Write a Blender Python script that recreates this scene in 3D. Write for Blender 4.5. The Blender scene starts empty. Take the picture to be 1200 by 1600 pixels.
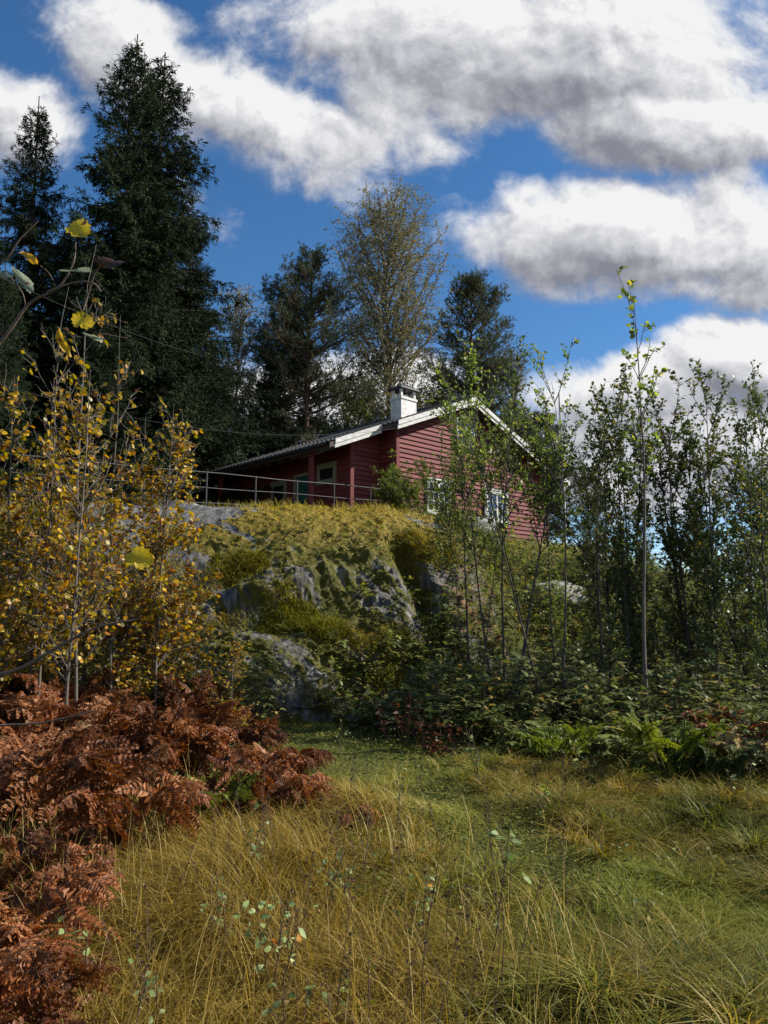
import bpy, math, random
import numpy as np
from mathutils import Vector, Matrix
R = math.radians
scene = bpy.context.scene
COL = scene.collection

# ------------------------------------------------------------------ camera
PITCH = R(7.83)
EYE = 1.6
cam_d = bpy.data.cameras.new('camera'); cam = bpy.data.objects.new('camera', cam_d); COL.objects.link(cam)
cam.location = (0, 0, EYE); cam.rotation_euler = (math.pi/2 + PITCH, 0, 0)
cam_d.sensor_fit = 'VERTICAL'; cam_d.sensor_height = 24.0; cam_d.lens = 24.0*1200/1600
cam_d.clip_start = 0.05; cam_d.clip_end = 2000
scene.camera = cam
scene.render.resolution_x = 768; scene.render.resolution_y = 1024
scene.view_settings.view_transform = 'Standard'; scene.view_settings.look = 'None'
scene.view_settings.exposure = 0.85; scene.view_settings.gamma = 1.0
scene.cycles.max_bounces = 6; scene.cycles.transmission_bounces = 4; scene.cycles.transparent_max_bounces = 4
scene.cycles.diffuse_bounces = 3; scene.cycles.glossy_bounces = 2
scene.cycles.use_denoising = True
CT, ST = math.cos(PITCH), math.sin(PITCH)
def ray(px, py):
    u = (px-600)/1200.0; v = (800-py)/1200.0
    return u/(CT-v*ST), (ST+v*CT)/(CT-v*ST)          # X/Y, Z/Y
def at(px, py, Y):
    a, b = ray(px, py); return np.array([a*Y, Y, EYE+b*Y])

# ------------------------------------------------------------------ sky and sun
SUN_AZ, SUN_EL = R(83), R(36)
SUN = Vector((math.sin(SUN_AZ)*math.cos(SUN_EL), math.cos(SUN_AZ)*math.cos(SUN_EL), math.sin(SUN_EL)))
sl = bpy.data.lights.new('sun', 'SUN'); sl.energy = 4.8; sl.angle = R(0.53); sl.color = (1.0, 0.93, 0.82)
so = bpy.data.objects.new('sun', sl); COL.objects.link(so); so.rotation_euler = (-SUN).to_track_quat('-Z', 'Y').to_euler()
so.location = (20, 5, 30)

def N(nt, t, **kw):
    n = nt.nodes.new(t)
    for k, v in kw.items():
        if k.startswith('i_'):
            key = k[2:]
            key = int(key) if key.isdigit() else key.replace('_', ' ')
            n.inputs[key].default_value = v
        else: setattr(n, k, v)
    return n
def math_n(nt, op, a, b=None, c=None, clamp=False):
    n = nt.nodes.new('ShaderNodeMath'); n.operation = op; n.use_clamp = clamp
    for i, s in enumerate((a, b, c)):
        if s is None: continue
        if isinstance(s, (int, float)): n.inputs[i].default_value = s
        else: nt.links.new(s, n.inputs[i])
    return n.outputs[0]
def ramp_n(nt, fac, stops, interp='LINEAR'):
    n = nt.nodes.new('ShaderNodeValToRGB'); cr = n.color_ramp; cr.interpolation = interp
    while len(cr.elements) < len(stops): cr.elements.new(0.5)
    for e, (p, c) in zip(cr.elements, stops):
        e.position = p; e.color = (*c, 1) if len(c) == 3 else c
    nt.links.new(fac, n.inputs[0]); return n.outputs[0]

# cloud density on the plane (X/Y, Z/Y) of world directions
cg = bpy.data.node_groups.new('cloud_density', 'ShaderNodeTree')
cg.interface.new_socket('Vector', in_out='INPUT', socket_type='NodeSocketVector')
cg.interface.new_socket('Density', in_out='OUTPUT', socket_type='NodeSocketFloat')
gi = cg.nodes.new('NodeGroupInput'); go = cg.nodes.new('NodeGroupOutput')
wn = N(cg, 'ShaderNodeTexNoise', i_Scale=3.2, i_Detail=5.0, i_Roughness=0.55); cg.links.new(gi.outputs[0], wn.inputs['Vector'])
ws = N(cg, 'ShaderNodeVectorMath', operation='SUBTRACT'); cg.links.new(wn.outputs['Color'], ws.inputs[0]); ws.inputs[1].default_value = (.5, .5, .5)
wm = N(cg, 'ShaderNodeVectorMath', operation='SCALE'); cg.links.new(ws.outputs[0], wm.inputs[0]); wm.inputs['Scale'].default_value = 0.16
wa = N(cg, 'ShaderNodeVectorMath', operation='ADD'); cg.links.new(gi.outputs[0], wa.inputs[0]); cg.links.new(wm.outputs[0], wa.inputs[1])
BLOBS = [  # px, py, rx, ry, rotation (deg, clockwise in the picture), weight
 (330,150,330,80,32,.78), (190,20,150,50,10,.5), (520,235,110,70,20,.75), (15,185,130,85,25,.85), (600,160,110,110,0,.62),
 (850,60,460,150,0,1.1), (700,40,260,90,0,.7), (460,60,150,70,20,.42), (640,230,90,60,0,.45), (1080,180,280,90,0,1.0), (940,190,110,70,30,.55), (1180,90,200,150,0,.7),
 (980,370,290,100,2,1.05), (820,310,90,55,0,.7), (1170,360,230,130,0,.9), (760,380,90,50,-20,.55), (900,440,180,50,0,.55), (1120,450,200,45,0,.6),
 (1160,575,160,70,0,1.1), (990,630,190,75,0,1.1), (1080,700,320,110,0,1.0), (640,610,160,60,0,.7), (470,640,170,70,0,.8), (380,600,60,60,0,.45),
 (300,760,600,90,0,.8), (-400,300,260,120,10,.8), (1700,300,300,160,0,.8), (620,-260,500,130,-8,.8), (1500,-300,400,200,0,.8)]
acc = None
for (px, py, rx, ry, rot, w) in BLOBS:
    a, b = ray(px, py); sc_ = (1+a*a*0)*(1.0)/1200.0/ (CT-((800-py)/1200.0)*ST)
    mp = N(cg, 'ShaderNodeMapping', vector_type='TEXTURE')
    mp.inputs['Location'].default_value = (a, b, 0); mp.inputs['Rotation'].default_value = (0, 0, R(-rot)); mp.inputs['Scale'].default_value = (rx*sc_, ry*sc_, 1)
    cg.links.new(wa.outputs[0], mp.inputs['Vector'])
    ln = N(cg, 'ShaderNodeVectorMath', operation='LENGTH'); cg.links.new(mp.outputs[0], ln.inputs[0])
    v = math_n(cg, 'SUBTRACT', 1.35, ln.outputs['Value'], clamp=False)
    v = math_n(cg, 'MAXIMUM', v, 0.0); v = math_n(cg, 'MINIMUM', v, 1.0); v = math_n(cg, 'MULTIPLY', v, w)
    if acc is None: acc = v
    else:
        n = cg.nodes.new('ShaderNodeMath'); n.operation = 'SMOOTH_MAX'; n.inputs[2].default_value = .12
        cg.links.new(acc, n.inputs[0]); cg.links.new(v, n.inputs[1]); acc = n.outputs[0]
f1 = N(cg, 'ShaderNodeTexNoise', i_Scale=4.3, i_Detail=10.0, i_Roughness=0.58, i_Distortion=.25); cg.links.new(gi.outputs[0], f1.inputs['Vector'])
f2 = math_n(cg, 'SUBTRACT', f1.outputs['Fac'], 0.5); f2 = math_n(cg, 'MULTIPLY', f2, 1.75)
f3 = N(cg, 'ShaderNodeTexNoise', i_Scale=16.0, i_Detail=9.0, i_Roughness=0.66, i_Distortion=.4); cg.links.new(gi.outputs[0], f3.inputs['Vector'])
f4 = math_n(cg, 'SUBTRACT', f3.outputs['Fac'], 0.5); f4 = math_n(cg, 'MULTIPLY', f4, 0.55)
d = math_n(cg, 'ADD', acc, f2); d = math_n(cg, 'ADD', d, f4)
cg.links.new(d, go.inputs[0])

wd = bpy.data.worlds.new('World'); scene.world = wd; wd.use_nodes = True
nt = wd.node_tree; nt.nodes.clear(); lk = nt.links.new
out = nt.nodes.new('ShaderNodeOutputWorld')
sky = nt.nodes.new('ShaderNodeTexSky'); sky.sky_type = 'NISHITA'; sky.sun_disc = False
sky.sun_elevation = SUN_EL; sky.sun_rotation = SUN_AZ; sky.air_density = 1.0; sky.dust_density = 0.2; sky.ozone_density = 3.0; sky.altitude = 900
tc = nt.nodes.new('ShaderNodeTexCoord'); sp = nt.nodes.new('ShaderNodeSeparateXYZ'); lk(tc.outputs['Generated'], sp.inputs[0])
yy = math_n(nt, 'MAXIMUM', math_n(nt, 'ABSOLUTE', sp.outputs[1]), 0.12)
cb = nt.nodes.new('ShaderNodeCombineXYZ'); lk(math_n(nt, 'DIVIDE', sp.outputs[0], yy), cb.inputs[0]); lk(math_n(nt, 'DIVIDE', sp.outputs[2], yy), cb.inputs[1])
g1 = nt.nodes.new('ShaderNodeGroup'); g1.node_tree = cg; lk(cb.outputs[0], g1.inputs[0])
of = N(nt, 'ShaderNodeVectorMath', operation='ADD'); of.inputs[1].default_value = (0.045, 0.05, 0); lk(cb.outputs[0], of.inputs[0])
g2 = nt.nodes.new('ShaderNodeGroup'); g2.node_tree = cg; lk(of.outputs[0], g2.inputs[0])
mask = nt.nodes.new('ShaderNodeMapRange'); mask.interpolation_type = 'SMOOTHSTEP'; lk(g1.outputs[0], mask.inputs[0])
mask.inputs[1].default_value = 0.17; mask.inputs[2].default_value = 0.66
lit = math_n(nt, 'SUBTRACT', g1.outputs[0], g2.outputs[0])
thick = nt.nodes.new('ShaderNodeMapRange'); lk(g2.outputs[0], thick.inputs[0]); thick.inputs[1].default_value = 0.45; thick.inputs[2].default_value = 1.5
sh = math_n(nt, 'ADD', math_n(nt, 'MULTIPLY', lit, 0.30), math_n(nt, 'SUBTRACT', 0.80, math_n(nt, 'MULTIPLY', thick.outputs[0], 0.43)))
ccol = ramp_n(nt, sh, [(0.0, (.27,.28,.33)), (.3, (.42,.43,.48)), (.62, (.66,.67,.71)), (.9, (.90,.90,.92)), (1.0, (1.0,1.0,1.0))])
bs = nt.nodes.new('ShaderNodeBackground'); hs = N(nt, 'ShaderNodeHueSaturation', i_Saturation=1.22, i_Value=1.0); lk(sky.outputs[0], hs.inputs['Color']); lk(hs.outputs[0], bs.inputs[0]); bs.inputs[1].default_value = 0.080
fo = N(nt, 'ShaderNodeVectorMath', operation='ADD'); fo.inputs[1].default_value = (0.012, 0.016, 0); lk(cb.outputs[0], fo.inputs[0])
g3 = nt.nodes.new('ShaderNodeGroup'); g3.node_tree = cg; lk(fo.outputs[0], g3.inputs[0])
fine = math_n(nt, 'MULTIPLY', math_n(nt, 'SUBTRACT', g1.outputs[0], g3.outputs[0]), 1.3)
sh2 = math_n(nt, 'ADD', sh, fine)
lk(sh2, ccol.node.inputs[0])
bc = nt.nodes.new('ShaderNodeBackground'); lk(ccol, bc.inputs[0]); bc.inputs[1].default_value = 0.50
mx = nt.nodes.new('ShaderNodeMixShader'); lk(mask.outputs[0], mx.inputs[0]); lk(bs.outputs[0], mx.inputs[1]); lk(bc.outputs[0], mx.inputs[2]); lk(mx.outputs[0], out.inputs[0])
wd.cycles.sampling_method = 'MANUAL'; wd.cycles.sample_map_resolution = 512

# ------------------------------------------------------------------ helpers
def _hash(ix, iy, iz, seed):
    h = (ix.astype(np.int64)*374761393 + iy.astype(np.int64)*668265263 + iz.astype(np.int64)*2147483647 + seed*1274126177) & 0xffffffff
    h = ((h ^ (h >> 13))*1274126177) & 0xffffffff
    return ((h ^ (h >> 16)) & 0xffffff)/float(0xffffff)
def vnoise(x, y, z, seed=0):
    x = np.asarray(x, float); y = np.asarray(y, float); z = np.asarray(z, float)+np.zeros_like(x)
    ix, iy, iz = np.floor(x), np.floor(y), np.floor(z)
    fx, fy, fz = x-ix, y-iy, z-iz
    fx, fy, fz = [f*f*(3-2*f) for f in (fx, fy, fz)]
    r = 0
    for a in (0, 1):
        for b in (0, 1):
            for c in (0, 1):
                r = r + _hash(ix+a, iy+b, iz+c, seed)*(fx if a else 1-fx)*(fy if b else 1-fy)*(fz if c else 1-fz)
    return r*2-1
def fbm(x, y, z, oct=5, seed=0, rough=.5):
    a, s, r = 1.0, 1.0, 0
    for i in range(oct):
        r = r + a*vnoise(x*s+i*17.3, y*s-i*9.1, z*s+i*3.7, seed+i); a *= rough; s *= 2.03
    return r
def sstep(x, a, b):
    t = np.clip((x-a)/(b-a), 0, 1); return t*t*(3-2*t)
def nrm(v): return v/np.maximum(np.linalg.norm(v, axis=-1, keepdims=True), 1e-9)

class MB:
    """collects vertices, faces of one size each, a material slot and two per-vertex numbers"""
    def __init__(s): s.V = []; s.F = []; s.n = 0; s.A = []; s.B = []
    def add(s, V, F, mat=0, a=0.5, b=0.5):
        V = np.asarray(V, float).reshape(-1, 3); F = np.asarray(F, np.int64)
        s.V.append(V); s.F.append((F+s.n, mat))
        s.A.append(np.broadcast_to(np.asarray(a, float), (len(V),))); s.B.append(np.broadcast_to(np.asarray(b, float), (len(V),)))
        s.n += len(V)
    def box(s, x0, x1, y0, y1, z0, z1, mat=0, a=.5):
        V = [(x, y, z) for x in (x0, x1) for y in (y0, y1) for z in (z0, z1)]
        F = [(0,1,3,2), (4,6,7,5), (0,4,5,1), (2,3,7,6), (0,2,6,4), (1,5,7,3)]
        s.add(V, F, mat, a)
    def hexa(s, bot, top, mat=0, a=.5):
        V = list(bot)+list(top); n = len(bot)
        s.add(V, [tuple(range(n))[::-1]] , mat, a); k = s.n-len(V)
        s.F.append((np.array([tuple(range(n, 2*n))])+k, mat))
        s.F.append((np.array([(i, (i+1) % n, n+(i+1) % n, n+i) for i in range(n)])+k, mat))
    def build(s, name, mats, parent=None, smooth=False):
        me = bpy.data.meshes.new(name)
        V = np.concatenate(s.V).astype(np.float32)
        me.vertices.add(len(V)); me.vertices.foreach_set('co', V.ravel())
        L = np.concatenate([f.ravel() for f, m in s.F]); tot = np.concatenate([np.full(len(f), f.shape[1]) for f, m in s.F])
        mi = np.concatenate([np.full(len(f), m) for f, m in s.F])
        st = np.concatenate([[0], np.cumsum(tot)[:-1]])
        me.loops.add(len(L)); me.loops.foreach_set('vertex_index', L.astype(np.int32))
        me.polygons.add(len(tot)); me.polygons.foreach_set('loop_start', st.astype(np.int32))
        if not isinstance(mats, (list, tuple)): mats = [mats]
        for m in mats: me.materials.append(m)
        me.polygons.foreach_set('material_index', mi.astype(np.int32))
        me.polygons.foreach_set('use_smooth', np.full(len(tot), smooth))
        for nm, arr in (('rnd', s.A), ('tone', s.B)):
            at_ = me.attributes.new(nm, 'FLOAT', 'POINT'); at_.data.foreach_set('value', np.concatenate(arr).astype(np.float32))
        me.update(calc_edges=True)
        o = bpy.data.objects.new(name, me); COL.objects.link(o)
        if parent: o.parent = parent
        return o

def tag(o, label=None, cat=None, group=None, kind=None):
    if label: o['label'] = label
    if cat: o['category'] = cat
    if group: o['group'] = group
    if kind: o['kind'] = kind
    return o
def thing(name, label, cat, loc=(0,0,0), rz=0, group=None, scale=1.0):
    o = bpy.data.objects.new(name, None); COL.objects.link(o); o.empty_display_size = .2
    o.location = loc; o.rotation_euler = (0, 0, rz); o.scale = (scale,)*3
    return tag(o, label, cat, group)
def dup(root, loc, rz, scale, label, group=None):
    r = root.copy(); COL.objects.link(r); r.location = loc; r.rotation_euler = (0, 0, rz)
    r.scale = (scale,)*3 if np.isscalar(scale) else scale
    r['label'] = label
    if group: r['group'] = group
    elif 'group' in r: del r['group']
    for ch in list(root.children):
        c = ch.copy(); COL.objects.link(c); c.parent = r
        for g in ch.children:
            q = g.copy(); COL.objects.link(q); q.parent = c
    return r

# plants: batches of tapering branches and of leaves
def grow(start, dirs, lens, S, up, wig, rng):
    B = len(start); P = np.zeros((B, S+1, 3)); P[:, 0] = start; d = nrm(dirs.copy())
    up = np.broadcast_to(np.asarray(up, float), (B,))
    for i in range(S):
        d = d + rng.normal(0, wig, (B, 3)); d[:, 2] += up/S; d = nrm(d)
        P[:, i+1] = P[:, i]+d*(lens/S)[:, None]
    return P
def sample(P, idx, t):
    S = P.shape[1]-1; f = np.clip(t, 0, .999)*S; i = f.astype(int); w = (f-i)[:, None]
    a, b = P[idx, i], P[idx, i+1]
    return a*(1-w)+b*w, nrm(b-a)
def perp(tan, rng):
    r = rng.normal(size=tan.shape); r -= (r*tan).sum(1, keepdims=True)*tan; return nrm(r)
def tubes(mb, P, r0, r1, sides=5, mat=0, a=.5, power=1.0):
    B, S1, _ = P.shape
    T = np.zeros_like(P); T[:, 1:-1] = P[:, 2:]-P[:, :-2]; T[:, 0] = P[:, 1]-P[:, 0]; T[:, -1] = P[:, -1]-P[:, -2]; T = nrm(T)
    ref = np.zeros_like(T); ax = np.abs(T.mean(1)); m = (ax[:, 2] > .8*np.linalg.norm(ax, axis=1)); ref[:, :, 2] = 1; ref[m] = (1, 0, 0)
    U = nrm(np.cross(T, ref)); W = np.cross(T, U)
    t = (np.linspace(0, 1, S1)**power)[None, :]
    rad = (np.asarray(r0).reshape(-1, 1)*(1-t)+np.asarray(r1).reshape(-1, 1)*t); rad = np.broadcast_to(rad, (B, S1))
    an = np.arange(sides)/sides*2*np.pi
    V = P[:, :, None]+rad[:, :, None, None]*(np.cos(an)[None, None, :, None]*U[:, :, None]+np.sin(an)[None, None, :, None]*W[:, :, None])
    V = V.reshape(-1, 3)
    b, s, k = np.meshgrid(np.arange(B), np.arange(S1-1), np.arange(sides), indexing='ij'); k2 = (k+1) % sides
    base = b*S1*sides
    F = np.stack([base+s*sides+k, base+s*sides+k2, base+(s+1)*sides+k2, base+(s+1)*sides+k], -1).reshape(-1, 4)
    if not np.isscalar(a): a = np.repeat(a, S1*sides)
    mb.add(V, F, mat, a)
DIA = np.array([(0,0), (.5,.45), (0,1), (-.5,.45)])
OVAL = np.array([(0,0), (.38,.18), (.5,.5), (.30,.82), (0,1), (-.30,.82), (-.5,.5), (-.38,.18)])
ROUND = np.array([(0,0), (.34,.04), (.52,.32), (.45,.68), (.2,.92), (0,1), (-.2,.92), (-.45,.68), (-.52,.32), (-.34,.04)])
LONG = np.array([(0,0), (.36,.3), (.46,.55), (.2,.86), (0,1), (-.2,.86), (-.46,.55), (-.36,.3)])
def leaves(mb, P, A, Nn, L, W, shape=DIA, mat=0, a=None, b=.5, cup=0.12, rng=None):
    n = len(P); K = len(shape); A = nrm(A); Nn = nrm(Nn-(Nn*A).sum(1, keepdims=True)*A); Sd = np.cross(A, Nn)
    L = np.broadcast_to(np.asarray(L, float), (n,)); W = np.broadcast_to(np.asarray(W, float), (n,))
    sx, sy = shape[:, 0], shape[:, 1]
    V = P[:, None]+Sd[:, None]*(sx[None, :, None]*W[:, None, None])+A[:, None]*(sy[None, :, None]*L[:, None, None])
    if cup: V = V+Nn[:, None]*((np.abs(sx)*2*cup-(sy**2)*cup*.8)[None, :, None]*L[:, None, None])
    if a is None: a = rng.random(n)
    b = np.broadcast_to(np.asarray(b, float), (n,))
    mb.add(V.reshape(-1, 3), np.arange(n*K).reshape(n, K), mat, np.repeat(a, K), np.repeat(b, K))

# ------------------------------------------------------------------ materials
def mat_new(name):
    m = bpy.data.materials.new(name); m.use_nodes = True; t = m.node_tree; t.nodes.clear()
    o = t.nodes.new('ShaderNodeOutputMaterial'); return m, t, o
def simple(name, col, rough=.6, metal=0, spec=.5, noise=0.0, nscale=20, bump=0, stretch=(1,1,1), col2=None):
    m, t, o = mat_new(name); b = N(t, 'ShaderNodeBsdfPrincipled', i_Roughness=rough, i_Metallic=metal)
    b.inputs['Specular IOR Level'].default_value = spec
    if noise or bump or col2:
        c = t.nodes.new('ShaderNodeTexCoord'); mp = N(t, 'ShaderNodeMapping'); mp.inputs['Scale'].default_value = stretch
        t.links.new(c.outputs['Object'], mp.inputs[0])
        nz = N(t, 'ShaderNodeTexNoise', i_Scale=nscale, i_Detail=6.0, i_Roughness=.6); t.links.new(mp.outputs[0], nz.inputs['Vector'])
        c2 = col2 or tuple(x*(1-noise) for x in col); c1 = tuple(min(1, x*(1+noise)) for x in col) if not col2 else col
        t.links.new(ramp_n(t, nz.outputs['Fac'], [(.3, c2), (.7, c1)]), b.inputs['Base Color'])
        if bump:
            bp = N(t, 'ShaderNodeBump', i_Strength=bump, i_Distance=.02); t.links.new(nz.outputs['Fac'], bp.inputs['Height']); t.links.new(bp.outputs[0], b.inputs['Normal'])
    else: b.inputs['Base Color'].default_value = (*col, 1)
    t.links.new(b.outputs[0], o.inputs[0]); return m
def leafmat(name, stops, trans=.35, rough=.45, spec=.4, tcol=1.25, toneStops=None, objvar=True):
    m, t, o = mat_new(name)
    at_ = N(t, 'ShaderNodeAttribute', attribute_name='rnd')
    c = ramp_n(t, at_.outputs['Fac'], stops)
    if toneStops:
        at2 = N(t, 'ShaderNodeAttribute', attribute_name='tone')
        c2 = ramp_n(t, at_.outputs['Fac'], toneStops)
        mxr = N(t, 'ShaderNodeMix', data_type='RGBA'); t.links.new(at2.outputs['Fac'], mxr.inputs[0]); t.links.new(c, mxr.inputs[6]); t.links.new(c2, mxr.inputs[7]); c = mxr.outputs[2]
    oi = N(t, 'ShaderNodeObjectInfo'); vv = N(t, 'ShaderNodeMapRange', i_3=.68, i_4=1.32); t.links.new(oi.outputs['Random'], vv.inputs[0])
    hv = N(t, 'ShaderNodeHueSaturation'); t.links.new(vv.outputs[0], hv.inputs['Value']); t.links.new(c, hv.inputs['Color'])
    if objvar: c = hv.outputs[0]
    b = N(t, 'ShaderNodeBsdfPrincipled', i_Roughness=rough); b.inputs['Specular IOR Level'].default_value = spec
    t.links.new(c, b.inputs['Base Color'])
    tr = N(t, 'ShaderNodeBsdfTranslucent'); hs_ = N(t, 'ShaderNodeHueSaturation', i_Saturation=1.1, i_Value=tcol); t.links.new(c, hs_.inputs['Color']); t.links.new(hs_.outputs[0], tr.inputs[0])
    mx_ = N(t, 'ShaderNodeMixShader'); mx_.inputs[0].default_value = trans
    t.links.new(b.outputs[0], mx_.inputs[1]); t.links.new(tr.outputs[0], mx_.inputs[2]); t.links.new(mx_.outputs[0], o.inputs[0]); return m

M = {}
M['bark_pale'] = simple('bark_pale', (.13,.11,.085), .8, noise=.4, nscale=9, bump=.5, col2=(.07,.06,.05), stretch=(4,4,1))
M['bark_dark'] = simple('bark_dark', (.075,.06,.05), .9, nscale=12, bump=.6, col2=(.03,.026,.022), stretch=(3,3,1))
M['bark_birch'] = simple('bark_birch', (.30,.28,.25), .7, nscale=5, bump=.3, col2=(.06,.055,.05), stretch=(1,1,2))
M['bark_pine'] = simple('bark_pine', (.15,.085,.055), .9, nscale=8, bump=.8, col2=(.055,.04,.03), stretch=(3,3,.8))
M['spruce'] = leafmat('spruce_needles', [(0,(.010,.016,.010)), (.6,(.022,.034,.017)), (1,(.050,.062,.026))], .1, .85, .05)
M['pine'] = leafmat('pine_needles', [(0,(.025,.036,.020)), (.6,(.055,.075,.038)), (1,(.10,.115,.055))], .2, .8, .08)
M['birch_leaf'] = leafmat('birch_leaves', [(0,(.10,.105,.04)), (.5,(.19,.18,.07)), (.85,(.27,.22,.085)), (1,(.24,.13,.04))], .3, .5, .3)
M['birch_thin'] = leafmat('thin_birch_leaves', [(0,(.14,.13,.06)), (.6,(.28,.24,.12)), (1,(.36,.28,.13))], .35, .5, .3)
M['alder'] = leafmat('alder_leaves', [(0,(.040,.062,.016)), (.55,(.085,.115,.028)), (.88,(.15,.18,.035)), (.97,(.26,.21,.03)), (1,(.36,.26,.02))], .28, .45, .35)
M['green_leaf'] = leafmat('willow_leaves', [(0,(.06,.09,.02)), (.5,(.13,.18,.035)), (.9,(.22,.26,.05)), (1,(.36,.31,.04))], .45, .42, .35)
M['aspen'] = leafmat('aspen_leaves', [(0,(.10,.10,.02)), (.25,(.28,.22,.018)), (.55,(.50,.32,.014)), (.78,(.46,.21,.014)), (.93,(.20,.08,.012)), (1,(.07,.035,.015))], .38, .42, .4, 1.35)
M['aspen_green'] = leafmat('aspen_olive_leaves', [(0,(.05,.06,.015)), (.4,(.13,.13,.02)), (.8,(.26,.20,.02)), (1,(.36,.21,.015))], .38, .45, .35)
M['bracken'] = leafmat('dead_bracken', [(0,(.045,.014,.006)), (.45,(.145,.044,.014)), (.78,(.27,.10,.03)), (1,(.46,.26,.13))], .25, .55, .3)
M['fern_green'] = leafmat('green_fern', [(0,(.07,.10,.014)), (.6,(.13,.16,.02)), (1,(.24,.23,.03))], .4, .5, .3)
M['fern_dark'] = leafmat('dark_fern', [(0,(.035,.055,.018)), (.6,(.07,.10,.03)), (1,(.13,.15,.04))], .35, .5, .3)
M['fern_pale'] = leafmat('pale_fern', [(0,(.22,.18,.08)), (.6,(.38,.30,.15)), (1,(.48,.36,.18))], .35, .5, .3)
M['grass'] = leafmat('grass_blades', objvar=False, stops=[(0,(.045,.058,.010)), (.5,(.125,.150,.020)), (1,(.26,.27,.045))], trans=.42, rough=.55, spec=.25,
                     toneStops=[(0,(.10,.066,.011)), (.45,(.27,.18,.024)), (.8,(.42,.30,.07)), (1,(.60,.48,.24))])
M['rasp'] = leafmat('raspberry_leaves', [(0,(.05,.068,.018)), (.6,(.115,.14,.034)), (.9,(.20,.21,.05)), (1,(.30,.20,.05))], .32, .5, .35)
M['red_leaf'] = leafmat('red_leaves', [(0,(.05,.016,.010)), (.6,(.10,.032,.018)), (1,(.16,.08,.03))], .3, .5, .3)
M['pale_leaf'] = leafmat('pale_green_leaves', [(0,(.13,.18,.05)), (.6,(.23,.29,.11)), (.93,(.33,.38,.18)), (1,(.5,.18,.02))], .35, .5, .2)
M['weed'] = leafmat('weed_leaves', [(0,(.05,.075,.015)), (.6,(.12,.16,.03)), (.92,(.20,.23,.06)), (1,(.28,.17,.06))], .3, .5, .3, objvar=False)
M['stalk'] = simple('dry_stalk', (.085,.05,.028), .8, noise=.4, nscale=30)
M['stone'] = simple('boulder_stone', (.33,.32,.30), .85, nscale=5, bump=1.0, col2=(.07,.075,.05))
M['litter'] = leafmat('fallen_leaves', [(0,(.10,.05,.02)), (.6,(.26,.17,.06)), (1,(.40,.32,.16))], .2, .6, .3)

# ------------------------------------------------------------------ terrain
XS = [-60,-30,-12,-6,-2,0,1.4,2.0,3,6,10,16,30,60]
YF = [10,10.6,11.0,11.4,11.6,11.8,12.2,12.8,14.2,15.2,16,17,18,20]
YT = [15,16,16.6,17.2,17.8,18.2,19.0,21,24,27,29,31,34,40]
TT = [5,4.6,4.1,3.98,4.12,4.14,3.95,3.75,3.85,3.95,2.7,1.4,.8,.6]
def terr(x, y):
    x = np.asarray(x, float); y = np.asarray(y, float)
    base = .06*fbm(x*.5, y*.5, 0*x, 3, 5) + .02*np.clip(y-4, 0, 10) + .10*np.clip(-x-2, 0, 6)*sstep(y, 5, 9)*.6
    yf = np.interp(x, XS, YF)+.35*vnoise(x*.45, x*0, x*0+2, 3); yt = np.interp(x, XS, YT)
    t = np.clip((y-yf)/(yt-yf), 0, 1); f = 1-(1-t)**2.05
    far = np.interp(x, [-60,-30,-8,5,8,12,20,60], [6,5,4.5,4.45,3.55,2.1,.9,.5])
    top = np.interp(x, XS, TT); top = top+(far-top)*sstep(y, yt, yt+5)
    z = base*(1-f)+top*f
    tus = np.clip(fbm(x*1.5, y*1.5, 0*x+1, 3, 33), -.2, 1)*.10*(1-sstep(y, 9, 12))
    return z + tus + .05*fbm(x*.9, y*.9, 0*x+7, 3, 9)
def ground_at(px, py, y0=2.0, y1=60.0):
    a, b = ray(px, py); ys = np.linspace(y0, y1, 2400); z = terr(a*ys, ys); hit = np.nonzero(EYE+b*ys <= z)[0]
    Y = ys[hit[0]] if len(hit) else y1
    return np.array([a*Y, Y, float(terr(a*Y, Y))])

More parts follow.
